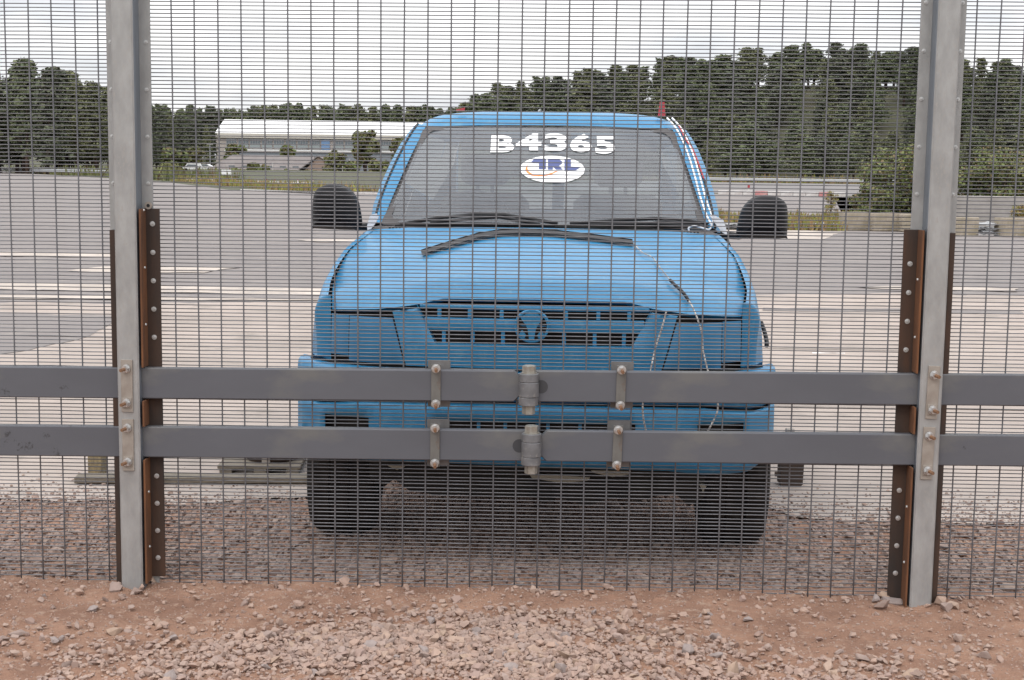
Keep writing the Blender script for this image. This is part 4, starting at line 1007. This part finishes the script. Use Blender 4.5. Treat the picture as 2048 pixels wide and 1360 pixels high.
# ------------------------------------------------------------------ far kerbs, barriers, blocks
def kerb_run(p0, p1, n, reds, label_w, label_r, grp, h=.28, wdt=.3):
    a, b = Vector(p0), Vector(p1); d = (b-a)/n; ang = math.atan2(d.y, d.x)
    gw = MB(); gw.box(0, d.length*.97, 0, wdt, 0, h, .03); mw = fixf(gw.mesh('kerb_stone', M['kerbwhite'])); gr = MB(); gr.box(0, d.length*.97, 0, wdt, 0, h, .03); mr = fixf(gr.mesh('kerb_stone', M['kerbred']))
    for i in range(n):
        q = a+d*i; o = obj('kerb_stone', mr if i in reds else mw, None, (q.x, q.y, -.12), (0, 0, ang)); tag(o, label_r if i in reds else label_w, 'kerb stone', grp)
kerb_run(G(1436, 389), G(1690, 394), 10, (3, 8), 'white painted kerb stone far behind the right mirror', 'faded red painted kerb stone far behind the right mirror', 'painted kerb stones at right', h=.36)
kerb_run(G(372, 364, -.11), G(620, 374, -.11), 14, (2, 5, 9), 'white painted kerb stone in front of the far low building', 'faded red painted kerb stone in front of the far low building', 'painted kerb stones at left', h=.4)
kerb_run(G(480, 382), G(845, 391), 10, (), 'pale worn kerb stone along the track edge behind the left mirror', '', 'pale kerb stones behind the left mirror', h=.12)
def barrier(p0, p1, label, h=.75, n=20):
    a, b = Vector(p0), Vector(p1); L_ = (b-a).length; root = empty('crash_barrier', (a.x, a.y, ground_z(a.x, a.y)), math.atan2(b.y-a.y, b.x-a.x)); tag(root, label, 'crash barrier')
    g = MB()
    for z0, z1, y0, y1 in ((h-.62, h-.46, 0, -.06), (h-.46, h-.32, -.06, 0), (h-.30, h-.16, 0, -.06), (h-.16, h, -.06, 0)):
        g.add([(0, y0, z0), (L_, y0, z0), (L_, y1, z1), (0, y1, z1)], [(0, 1, 2, 3)])
    g.build('beam', M['armco'], root, solid=.01)
    g = MB(); g.box(-.06, .06, 0.01, .12, -.2, h-.05); pm = g.mesh('barrier_post', M['rustdark'])
    for i in range(n): obj('barrier_post', pm, root, (L_*(i+.5)/n, 0, 0))
barrier((40, 352, 0), (92, 340, 0), 'distant silver crash barrier below the pine hill at right', 1.15, 22)
q0, q1 = G(-60, 342.5), G(225, 354)
barrier((q0.x, q0.y, 0), (q1.x, q1.y, 0), 'distant pale crash barrier at the foot of the left pines', 1.15, 26)
root = empty('marker_post', tuple(G(1497, 387))); tag(root, 'small red and white marker post beyond the far kerb at right', 'marker post')
g = MB(); g.cyl((0, 0, 0), 'z', .09, .45, 10); g.build('white_shaft', M['kerbwhite'], root)
g = MB(); g.cyl((0, 0, .45), 'z', .11, .28, 10); g.build('red_top', M['redtape'], root)
# concrete blocks on the right
def blockmesh(w_, d_, h_, seed):
    g = MB(); nx, nz = 8, 6
    rs = random.Random(seed)
    g.box(0, w_, 0, d_, 0, h_, .03); me = fixf(g.mesh('concrete_block', M['block']))
    return me
for i, (x0, x1, yb, lab) in enumerate([(1690, 1745, 461, 'leftmost mossy concrete block below the bush at right'), (1747, 1803, 462.5, 'second mossy concrete block from the left below the bush'), (1805, 1862, 464, 'mossy concrete block half hidden behind the right post'), (1908, 1958, 472, 'low concrete block just right of the right post'), (2008, 2080, 474, 'weedy concrete block at the right edge beyond the fence')]):
    a = G(x0, yb); b = G(x1, yb+.5); d = (b-a).length
    o = obj('concrete_block', blockmesh(d*.985, .6, .53, i), None, (a.x, a.y, -.115), (0, random.gauss(0, .01), math.atan2(b.y-a.y, b.x-a.x))); tag(o, lab, 'concrete block', 'concrete blocks at right')
a = G(1915, 462); a = a*1.06; g = MB(); W2 = 3.2
g.prism([(0, 0), (W2, 0), (W2, .98), (.28, .98), (.12, .75)], 'y', 0, 1.2); o = g.build('concrete_slab', M['slab']); fixf(o.data); o.location = (a.x, a.y+1.6, -.115); tag(o, 'large pale concrete slab with sloping end behind the low blocks at right', 'concrete slab')
def crumple(px, py, wd, hd, hh, label, seed):
    q = G(px, py); g = MB()
    for k in range(3):
        g.grid(lambda u, v: (u*wd, v*hd*.3+k*.03, (.06+k*hh/3)+.06*fbm(u*6, v*4, seed+k)+hh*.2*v), lin(0, 1, 12), lin(0, 1, 5))
    o = g.build('scrap_metal', M['metalsheet'], None, False, solid=.01); o.location = (q.x, q.y-.15, -.11); tag(o, label, 'scrap metal'); return o
crumple(1948, 472, .80, 1.2, .36, 'crumpled silver sheet metal among the concrete blocks at right', 3)
crumple(1600, 455, 1.4, 1.5, .08, 'flattened grey sheet metal in the weeds left of the bush', 8)
crumple(1440, 459, .9, 1.5, .15, 'low grey scrap behind the right door mirror', 12)

# ------------------------------------------------------------------ vegetation
def leaf_quads(rs, c, r, n, size, flat=.7, V=None, Fc=None):
    for _ in range(n):
        d = Vector((rs.gauss(0, 1), rs.gauss(0, 1), rs.gauss(0, 1))).normalized()*r*(rs.random()**.45); d.z *= flat; p = c+d
        nrm = (d.normalized()+Vector((rs.gauss(0, .6), rs.gauss(0, .6), rs.gauss(0, .6)+.3))).normalized()
        a = nrm.cross(Vector((rs.gauss(0, 1), rs.gauss(0, 1), rs.gauss(0, 1)))).normalized(); b = nrm.cross(a); s = size*rs.uniform(.5, 1.3); t = s*rs.uniform(.35, .8)
        i = len(V); V += [tuple(p-a*s), tuple(p-b*t), tuple(p+a*s*.9), tuple(p+b*t*1.1)]; Fc.append((i, i+1, i+2, i+3))
def pine_parts(seed, H=15, W=3.0, low=.3, leaves=74, size=.27):
    rs = random.Random(seed); V, Fc = [], []
    nb = 46
    for i in range(nb):
        t = low+(1-low)*(i/nb)**.9; z = H*t; k = (1-(t-low)/(1-low))
        rad = W*(.10+.90*min(1, k*1.15)**.8)*rs.uniform(.3, 1.25)*(min(1, (t-low)/.08+.45)); a = i*2.4+rs.gauss(0, .3)
        for q in (.4, .9):
            c = Vector((rad*q*math.cos(a), rad*q*math.sin(a), z+rad*q*.12+rs.gauss(0, .15)))
            leaf_quads(rs, c, (.8+.35*k)*W/3, leaves//2, size*W/3, .5, V, Fc)
    for q in range(7):
        a = rs.uniform(0, 6.28); r = W*rs.uniform(.08, .34); leaf_quads(rs, Vector((r*math.cos(a), r*math.sin(a), H*rs.uniform(.86, 1.0))), .32, 16, size*.8, 1.5, V, Fc)
    g = MB(); g.add(V, Fc); cr_ = g
    t = MB(); b = rs.gauss(0, .15); t.tube([(0, 0, -1), (b*.4, 0, H*.3), (b, b, H*.65), (b*.5, b, H*.97)], .22, 7, taper=[1.2, 1, .6, .15])
    for i in range(10):
        tt = rs.uniform(low, .85); a = rs.uniform(0, 6.28); z = H*tt; r = W*(1-tt)*1.1; t.tube([(0, 0, z), (r*.5*math.cos(a), r*.5*math.sin(a), z+.2), (r*math.cos(a), r*math.sin(a), z+.5)], .06, 5, taper=[1, .7, .3])
    return cr_, t
PINES = []
for i in range(7):
    c, t = pine_parts(200+i, 15, random.uniform(2.8, 3.6), random.uniform(.06, .25)); m = M[['pine1', 'pine2', 'pine3'][i % 3]]
    PINES.append((c.mesh('crown', m), t.mesh('trunk', M['bark'], True)))
def tree(name, var, x, y, h, wsc, label, group, z=None, cat='tree'):
    x += random.uniform(-1, 1)*h*.04
    z = ground_z(x, y) if z is None else z; k = h/15
    root = empty(name, (x, y, z), random.uniform(0, 6.28)); root.scale = (k*wsc*random.uniform(.85, 1.2), k*wsc*random.uniform(.85, 1.2), k); root.rotation_euler = (random.gauss(0, .03), random.gauss(0, .03), random.uniform(0, 6.28))
    obj('crown', PINES[var][0], root); obj('trunk', PINES[var][1], root); tag(root, label, cat, group)
HP = ([905, 950, 1000, 1100, 1200, 1300, 1400, 1500, 1650, 1800, 1900, 2050, 2300], [235, 195, 165, 152, 140, 118, 108, 93, 92, 92, 122, 118, 130])
def top_z(x, y):
    px = 1024+x/y*FPX+5; hor = 346+(px-1024)*.0135; return CH+(hor-interp(px, *HP))/FPX*y
rs = random.Random(11); cnt = 0
for row, D in enumerate([368, 378, 390, 402, 415, 430, 445, 462, 480]):
    n = 23 if row < 6 else 40
    for i in range(n):
        px = 930+i*(2180-930)/n+rs.uniform(-22, 22); x = (px-1024)/FPX*D; y = D+rs.uniform(-5, 5)
        gz = ground_z(x, y); tz = top_z(x, y)
        if px < 985 and row < 5: continue
        h = min(rs.uniform(10.5, 15), tz-gz+rs.uniform(-1.3, .8))
        if h < 6: continue
        tree('pine_tree', rs.randrange(7), x, y, h, rs.uniform(1.2, 1.75)*(1.25 if row > 5 else 1)*(15/h)**.5, 'olive green pine crowding the hillside wood behind the vehicle', 'pines on the hill at right'); cnt += 1
# left clump
for i in range(40):
    px = -130+i*10.2+rs.uniform(-9, 9); D = rs.uniform(300, 345); x = (px-1024)/FPX*D
    tp = interp(px, [-140, 0, 25, 60, 90, 130, 165, 200, 225, 260], [125, 135, 132, 118, 126, 138, 148, 160, 172, 200])+rs.uniform(-5, 14)
    hor = 346+(px-1024)*.0135; zb = .9
    h = CH+(hor-tp)/FPX*D-zb; 
    if i % 3 == 2: h *= .8
    tree('pine_tree', rs.randrange(7), x, D+rs.uniform(-8, 8), h, rs.uniform(.95, 1.3), 'tall dark pine in the clump left of the left fence post', 'tall pines at left', z=zb-1.2)
for i in range(9):
    px = 300+i*15+rs.uniform(-5, 5); D = 395+rs.uniform(-10, 10); x = (px-1024)/FPX*D; tp = interp(px, [300, 420], [222, 250])+rs.uniform(-6, 8); h = CH+(340-tp)/FPX*D-.5
    tree('pine_tree', [2, 5, 2, 1][i % 4], x, D, h, .8, 'dark pine between the left post and the far white building', 'dark pines left of the white building', z=0.5)
FV = [[], [], []]; FI = [[], [], []]; FB = [0, 0, 0]; TRV = []; TRF = []; tb = 0
fsrc = []
for c_, t_ in PINES:
    vv = np.array([v.co[:] for v in c_.vertices]).reshape(-1, 4, 3); tv = np.array([v.co[:] for v in t_.vertices]); fsrc.append((vv, tv, [tuple(p.vertices) for p in t_.polygons]))
for row, D in enumerate((600, 640)):
    for i in range(54):
        px = 290+i*13+rs.uniform(-8, 8); x = (px-1024)/FPX*D; tp = 219+rs.uniform(-7, 8)+(-3 if 520 < px < 600 else 0)+(6 if 430 < px < 500 else 0); hor = 346+(px-1024)*.0135
        gz = ground_z(x, D); h = CH+(hor-tp)/FPX*D-gz; k = h/15; vr = rs.randrange(7); ws_ = k*rs.uniform(.85, 1.3); a = rs.uniform(0, 6.28)
        Rz = np.array([[math.cos(a), -math.sin(a), 0], [math.sin(a), math.cos(a), 0], [0, 0, 1]])*1.0
        vv, tv, tf = fsrc[vr]; q = vv[rng.random(len(vv)) < .4]; cen = q.mean(1, keepdims=True); q = cen+(q-cen)*1.45
        q = (q.reshape(-1, 3)*np.array([ws_, ws_, k])) @ Rz.T+np.array([x, D+rs.uniform(-8, 8), gz]); m_ = vr % 3
        FV[m_].append(q); FI[m_] += [tuple(FB[m_]+4*j_+e for e in range(4)) for j_ in range(len(q)//4)]; FB[m_] += len(q)
allv = np.concatenate([np.concatenate(v) for v in FV]); offs = [0, FB[0], FB[0]+FB[1]]
me = bpy.data.meshes.new('distant_treeline'); me.from_pydata(allv.tolist(), [], [tuple(offs[m_]+e for e in f) for m_ in range(3) for f in FI[m_]])
for m_ in range(3): me.materials.append(M[['pine1', 'pine2', 'pine3'][m_]])
me.polygons.foreach_set('material_index', [m_ for m_ in range(3) for f in FI[m_]])
tag(obj('distant_treeline', me), 'distant dark line of pines beyond the white hangar roof', 'tree line', kind='stuff')
# broadleaf
def leafy(name, loc, H, W, n, size, mat, label, cat, group=None, trunk=True, seed=0, squash=.8, base=.0, nc=40):
    rs = random.Random(seed); root = empty(name, loc); V, Fc = [], []
    for i in range(nc):
        a = rs.uniform(0, 6.28); r = W*.75*math.sqrt(rs.random()); z = H*(base+(1-base)*rs.uniform(.12, .88)*(1-.35*(r/W)**2)); leaf_quads(rs, Vector((r*math.cos(a), r*math.sin(a), z)), W*.32, n, size, squash, V, Fc)
    g = MB(); g.add(V, Fc); g.build('crown' if trunk else 'foliage', mat, root)
    t = MB(); t.tube([(0, 0, -.2), (.02*H, 0, H*.4), (0, .02*H, H*.8)], H*.025, 7, taper=[1.2, 1, .4])
    for i in range(7):
        a = rs.uniform(0, 6.28); t.tube([(0, 0, H*.1*(i % 4)), (W*.3*math.cos(a), W*.3*math.sin(a), H*.45), (W*.6*math.cos(a), W*.6*math.sin(a), H*.75)], H*.012, 5, taper=[1, .7, .3])
    t.build('trunk' if trunk else 'stem', M['bark'], root, True)
    return tag(root, label, cat, group)
def at(px, D, z=0): return ((px-1024)/FPX*D, D, z)
def leafpx(px, D, top, bot, wpx, **k):
    hor = 346+(px-1024)*.0135; zb = CH+(hor-bot)/FPX*D; H = (bot-top)/FPX*D; return dict(loc=at(px, D, zb), H=H, W=wpx/2/FPX*D, **k)
for d in [
    dict(leafpx(728, 300, 250, 352, 62), n=120, size=.42, mat=M['leaf'], label='tall broadleaf tree in front of the white building roof', seed=1, name='broadleaf_tree', cat='tree', base=.15),
    dict(leafpx(800, 290, 265, 355, 50), n=120, size=.42, mat=M['leaf'], label='broadleaf tree just left of the vehicle roof pillar', seed=2, name='broadleaf_tree', cat='tree', base=.1),
    dict(leafpx(668, 305, 298, 350, 50), n=90, size=.4, mat=M['leaf'], label='round green tree between the low building and the tall broadleaf tree', seed=3, name='broadleaf_tree', cat='tree'),
    dict(leafpx(470, 372, 284, 330, 44), n=80, size=.42, mat=M['bushleaf'], label='bright green tree before the left windows of the white building', seed=4, name='broadleaf_tree', cat='tree'),
    dict(leafpx(573, 372, 287, 320, 34), n=80, size=.42, mat=M['bushleaf'], label='small green tree before the middle windows of the white building', seed=5, name='broadleaf_tree', cat='tree'),
    dict(leafpx(505, 300, 322, 352, 26), n=60, size=.34, mat=M['leaf'], label='dark shrub before the left half of the low grey roof', seed=6, name='shrub', cat='shrub', trunk=False),
    dict(leafpx(528, 298, 328, 354, 22), n=60, size=.34, mat=M['bushleaf'], label='lighter shrub before the middle of the low grey roof', seed=7, name='shrub', cat='shrub', trunk=False),
    dict(leafpx(620, 296, 338, 358, 30), n=60, size=.34, mat=M['leaf'], label='low shrub left of the blue panel on the low building', seed=8, name='shrub', cat='shrub', trunk=False),
    dict(leafpx(350, 330, 290, 345, 60), n=90, size=.45, mat=M['bushleaf'], label='green tree at the foot of the dark pines right of the left post', seed=9, name='broadleaf_tree', cat='tree'),
    dict(leafpx(392, 340, 285, 338, 36), n=80, size=.42, mat=M['leaf'], label='olive tree left of the lamp post', seed=10, name='broadleaf_tree', cat='tree'),
    dict(leafpx(340, 300, 322, 352, 50), n=90, size=.4, mat=M['leaf'], label='low shrub beside the parked white van', seed=12, name='shrub', cat='shrub', trunk=False),
    dict(leafpx(478, 299, 336, 356, 40), n=60, size=.3, mat=M['bushleaf'], label='low shrub before the left end of the low grey roof', seed=13, name='shrub', cat='shrub', trunk=False),
    dict(leafpx(575, 297, 340, 358, 36), n=60, size=.3, mat=M['leaf'], label='low dark shrub before the brick gable', seed=14, name='shrub', cat='shrub', trunk=False),
    dict(leafpx(700, 292, 318, 360, 44), n=80, size=.36, mat=M['bushleaf'], label='leafy shrub at the foot of the tall broadleaf tree', seed=15, name='shrub', cat='shrub', trunk=False),
    dict(leafpx(755, 288, 315, 362, 46), n=80, size=.36, mat=M['leaf'], label='olive shrub between the tall tree and the vehicle', seed=16, name='shrub', cat='shrub', trunk=False),
]: leafy(**d)
# bushes right
bush = dict(squash=.8, trunk=False)
leafy('bush', at(1800, 46, -.12), 2.65, 1.65, 340, .062, M['bushleaf'], 'large green bush behind the concrete blocks left of the right post', 'bush', None, seed=21, **bush)
leafy('bush', at(1735, 45, -.12), 1.45, .75, 200, .055, M['bushleaf'], 'smaller leafy bush at the left foot of the large green bush', 'bush', None, seed=22, **bush)
leafy('bush', at(1995, 60, -.12), 3.0, 2.2, 420, .075, M['bushleaf'], 'broad green bush behind the pale slab right of the right post', 'bush', None, seed=23, **bush)
leafy('bush', at(2110, 49, -.12), 2.9, 1.8, 200, .075, M['leaf'], 'olive bush at the right edge of the view', 'bush', None, seed=24, **bush)
leafy('bush', at(2035, 39.5, -.12), 1.0, .35, 60, .03, M['weed'], 'dry brown weed growing before the pale slab at right', 'weed', None, seed=25, **bush)
leafy('bush', at(1655, 60, -.12), 1.1, .35, 40, .03, M['weed'], 'thin dry brown weed against the far red kerb', 'weed', None, seed=26, **bush)
def weeds(name, quad, n, h, mat, zf=None):
    V, Fc = [], []; A, B, Cc, D = [Vector(q) for q in quad]
    for _ in range(n):
        u, v = random.random(), random.random(); p = A.lerp(B, u).lerp(D.lerp(Cc, u), v); p.z = (zf(p.x, p.y) if zf else -.12); hh = h*random.uniform(.4, 1.2)*(.5+max(0, fbm(p.x*.8, p.y*.8, 2)+.5)); a = random.uniform(0, 6.28); w_ = hh*.16
        dx = random.gauss(0, .25)*hh; i = len(V); V += [(p.x-w_*math.cos(a), p.y-w_*math.sin(a), p.z), (p.x+w_*math.cos(a), p.y+w_*math.sin(a), p.z), (p.x+dx, p.y+random.gauss(0, .2)*hh, p.z+hh)]; Fc.append((i, i+1, i+2))
    g = MB(); g.add(V, Fc); return tag(g.build(name, mat), kind='stuff')
weeds('weeds', [G(1400, 458), G(1692, 462), G(1705, 440), G(1400, 436)], 7000, .26, M['weed'])
weeds('weeds', [(-13, 94, 0), (-41, 168, 0), (-38, 172, 0), (-9, 98, 0)], 5000, .5, M['weed'], ground_z)
weeds('undergrowth', [(-41, 170, 0), (-142, 392, 0), (-128, 398, 0), (-33, 175, 0)], 5000, 1.3, M['leaf'], ground_z)
weeds('undergrowth', [(35, 356, 0), (150, 356, 0), (150, 366, 0), (-10, 366, 0)], 4000, 1.6, M['weed'], ground_z)

# ------------------------------------------------------------------ far buildings
D = 450
def zpx(px, py, D_): return CH+(346+(px-1024)*.0135-py)/FPX*D_
X0, X1 = (432-1024)/FPX*D, (905-1024)/FPX*D
zr, ze, z0 = zpx(430, 238, D)+.2, zpx(430, 268, D), 0.6
root = empty('hangar', (X0, D, z0)); tag(root, 'long white roofed hangar with rows of tall windows beyond the track', 'building')
Ln = X1-X0; zr -= z0; ze -= z0
g = MB(); g.box(0, Ln, 0, 30, 0, ze, 0); g.build('wall', M['wallpink'], root)
g = MB(); g.add([(-.3, -.6, ze), (Ln, -.6, ze), (Ln, 15, zr), (-.3, 15, zr), (Ln, 31, ze), (-.3, 31, ze)], [(0, 1, 2, 3), (3, 2, 4, 5)]); g.build('roof', M['roofwhite'], root, solid=.3)
g = MB(); g.add([(-.05, 0, ze), (-.05, 30, ze), (-.05, 15, zr-.2)], [(0, 2, 1)]); g.build('gable', M['cream'], root, solid=.2)
g = MB(); g.box(-.2, Ln, -.9, -.62, ze-1.3, ze+.15, .02); fixf(g.build('fascia', M['cream'], root).data)
zw1, zw0 = ze-1.5, zpx(430, 297, D)-z0
nb = 19; bw = (Ln-4.2)/nb
fm = MB(); fm.box(0, bw*.86, -.35, -.05, 0, zw1-zw0, 0); fm_ = fm.mesh('window', M['frame'])
pw = bw*.86/4; pm = MB(); pm.box(0, pw*.82, -.45, -.36, 0, (zw1-zw0)*.42); pm_ = pm.mesh('pane', M['pane'])
gp = MB(); gp.box(0, bw*.86, -.45, -.36, 0, (zw1-zw0)*.36); gpm = gp.mesh('lower_panel', nmat('grey green panel', (.24, .27, .27), .5))
for i in range(nb):
    if i == 8:
        g = MB(); g.box(0, bw*.7, -.45, -.05, 0, zw1-zw0); o = g.build('door', M['bluedoor'], root); o.location = (3.4+i*bw, 0, zw0); continue
    wo = obj('window', fm_, root, (3.4+i*bw, 0, zw0))
    for k in range(4): obj('pane', pm_, wo, (k*pw+pw*.09, 0, (zw1-zw0)*.52))
    obj('lower_panel', gpm, wo, (0, 0, (zw1-zw0)*.08))
g = MB(); g.box(3, Ln, -1.6, -.5, zw0-.9, zw0-.2); g.build('ledge', M['roofwhite'], root)
root = empty('annex', ((455-1024)/FPX*432, 432, .5)); tag(root, 'low grey annex running along the foot of the hangar', 'building')
g = MB(); g.box(0, 52, 0, 8, 0, 6.3); g.build('wall', nmat('grey annex wall', (.22, .24, .27), .7), root); g = MB(); g.box(-.3, 52.3, -.4, 8.3, 6.31, 6.7); g.build('roof', M['slab'], root)
# low building
D = 330; X0, X1 = (430-1024)/FPX*D, (628-1024)/FPX*D; root = empty('low_building', (X0, D, .3)); tag(root, 'low building with weathered grey roof and brick gable in front of the hangar', 'building')
Ln = X1-X0; ze, zr = zpx(440, 336, D)-.3, zpx(440, 309, D)-.3
g = MB(); g.box(1.5, Ln+3, 1, 9, 0, ze); g.build('wall', M['wallpink'], root)
g = MB(); g.add([(-1.5, 0, ze-.2), (Ln+1, 0, ze-.2), (Ln-1, 5, zr), (3, 5, zr), (Ln+1, 10, ze), (-1.5, 10, ze)], [(0, 1, 2, 3), (3, 2, 4, 5), (0, 3, 5)]); g.build('roof', M['roofgrey'], root, solid=.2)
g = MB(); gx0 = Ln-2.2; zg = zpx(640, 314, D)-.3; g.prism([(gx0, 0), (gx0+8.2, 0), (gx0+8.2, ze-.3), (gx0+3.2, zg), (gx0, ze-.3)], 'y', -1.5, 0.95); fixf(g.build('gable', M['brick'], root).data)
g = MB(); g.add([(gx0+3.2, -1.9, zg+.25), (gx0+10, -1.9, ze-.7), (gx0+10, 9, ze-.7), (gx0+3.2, 9, zg+.25), (gx0-1.8, -1.9, ze-.4), (gx0-1.8, 9, ze-.4)], [(0, 1, 2, 3), (4, 0, 3, 5)]); g.build('gable_roof', M['roofgrey'], root, solid=.2)
g = MB(); g.box(gx0+4.3, gx0+8.1, -1.75, -1.55, .2, 1.8); g.build('blue_panel', nmat('blue door paint', (.06, .14, .36), .5), root)
for k in range(6):
    g = MB(); g.box(3+k*3, 4.4+k*3, .8, .95, .8, 2.0); g.build('window', M['pane'], root)
root = empty('info_sign', tuple(G(452, 356))); root.location = (at(452, 180)[0], 180, .2); tag(root, 'small white sign board near the far track edge at left', 'sign')
g = MB(); g.box(-.62, .62, 0, .05, .55, 1.15); g.build('board', M['white'], root); 
for x in (-.5, .44):
    g = MB(); g.box(x, x+.06, .05, .12, -.5, .6); g.build('leg', M['armco'], root)
root = empty('street_lamp', at(420, 350, .8)); tag(root, 'white street lamp left of the hangar gable', 'street lamp')
g = MB(); g.cyl((0, 0, 0), 'z', .12, 6.6, 8, r2=.08); g.build('pole', M['armco'], root); g = MB(); g.box(-.75, .75, -.2, .2, 6.6, 6.85, .05); fixf(g.build('lamp_head', M['kerbwhite'], root).data)
for i, (px, t, b, lab) in enumerate([(544, 325, 350, 'thin white pole before the low roof'), (683, 332, 352, 'thin white pole right of the blue panel'), (697, 318, 335, 'white pole in front of the round green tree')]):
    D_ = 300; g = MB(); g.cyl((0, 0, 0), 'z', .1, (b-t)/FPX*D_, 8); o = g.build('pole', M['kerbwhite']); o.location = at(px, D_, zpx(px, b, D_)); tag(o, lab, 'pole', 'thin white poles at the far track edge')
for i, px in enumerate((460, 532, 548, 594, 624)):
    root = empty('bollard', at(px, 150+i*2, zpx(px, 367, 150))); tag(root, ['white bollard with red top beside the sign board', 'white bollard with red top below the low roof', 'second white bollard with red top below the low roof', 'white bollard with red top left of the left mirror', 'white bollard with red top right above the left mirror'][i], 'bollard', 'small bollards at the far track edge')
    g = MB(); g.cyl((0, 0, 0), 'z', .07, .32, 8); g.build('shaft', M['kerbwhite'], root); g = MB(); g.cyl((0, 0, .32), 'z', .08, .12, 8); g.build('cap', M['redtape'], root)
def parked(px, D_, zb, label, rz, van):
    root = empty('parked_car', at(px, D_, zb), rz); tag(root, label, 'car', 'white vehicles parked far away')
    prof = [(-2.2, .35), (-2.2, .95), (-1.5, 1.1), (-1.0, 1.55 if not van else 1.95), (1.6 if van else 1.0, 1.55 if not van else 1.95), (2.1, 1.05), (2.2, .35)]
    g = MB(); g.prism(prof, 'y', -.85, .85); fixf(g.build('body', M['carwhite'], root).data)
    g = MB(); g.prism([(-1.35, 1.12), (-.95, 1.48), (.95, 1.48), (1.4, 1.12)], 'y', -.87, .87); fixf(g.build('window_band', M['pane'], root).data)
    for x in (-1.35, 1.35):
        for s in (-1, 1):
            g = MB(); g.cyl((x, s*.72, .32), 'y', .32, s*.16, 14); fixf(g.build('wheel', M['tyre'], root).data)
parked(385, 325, .9, 'white van parked behind the shrub left of the lamp post', .1, True)
parked(408, 335, 1.0, 'white car parked below the lamp post', -.1, False)
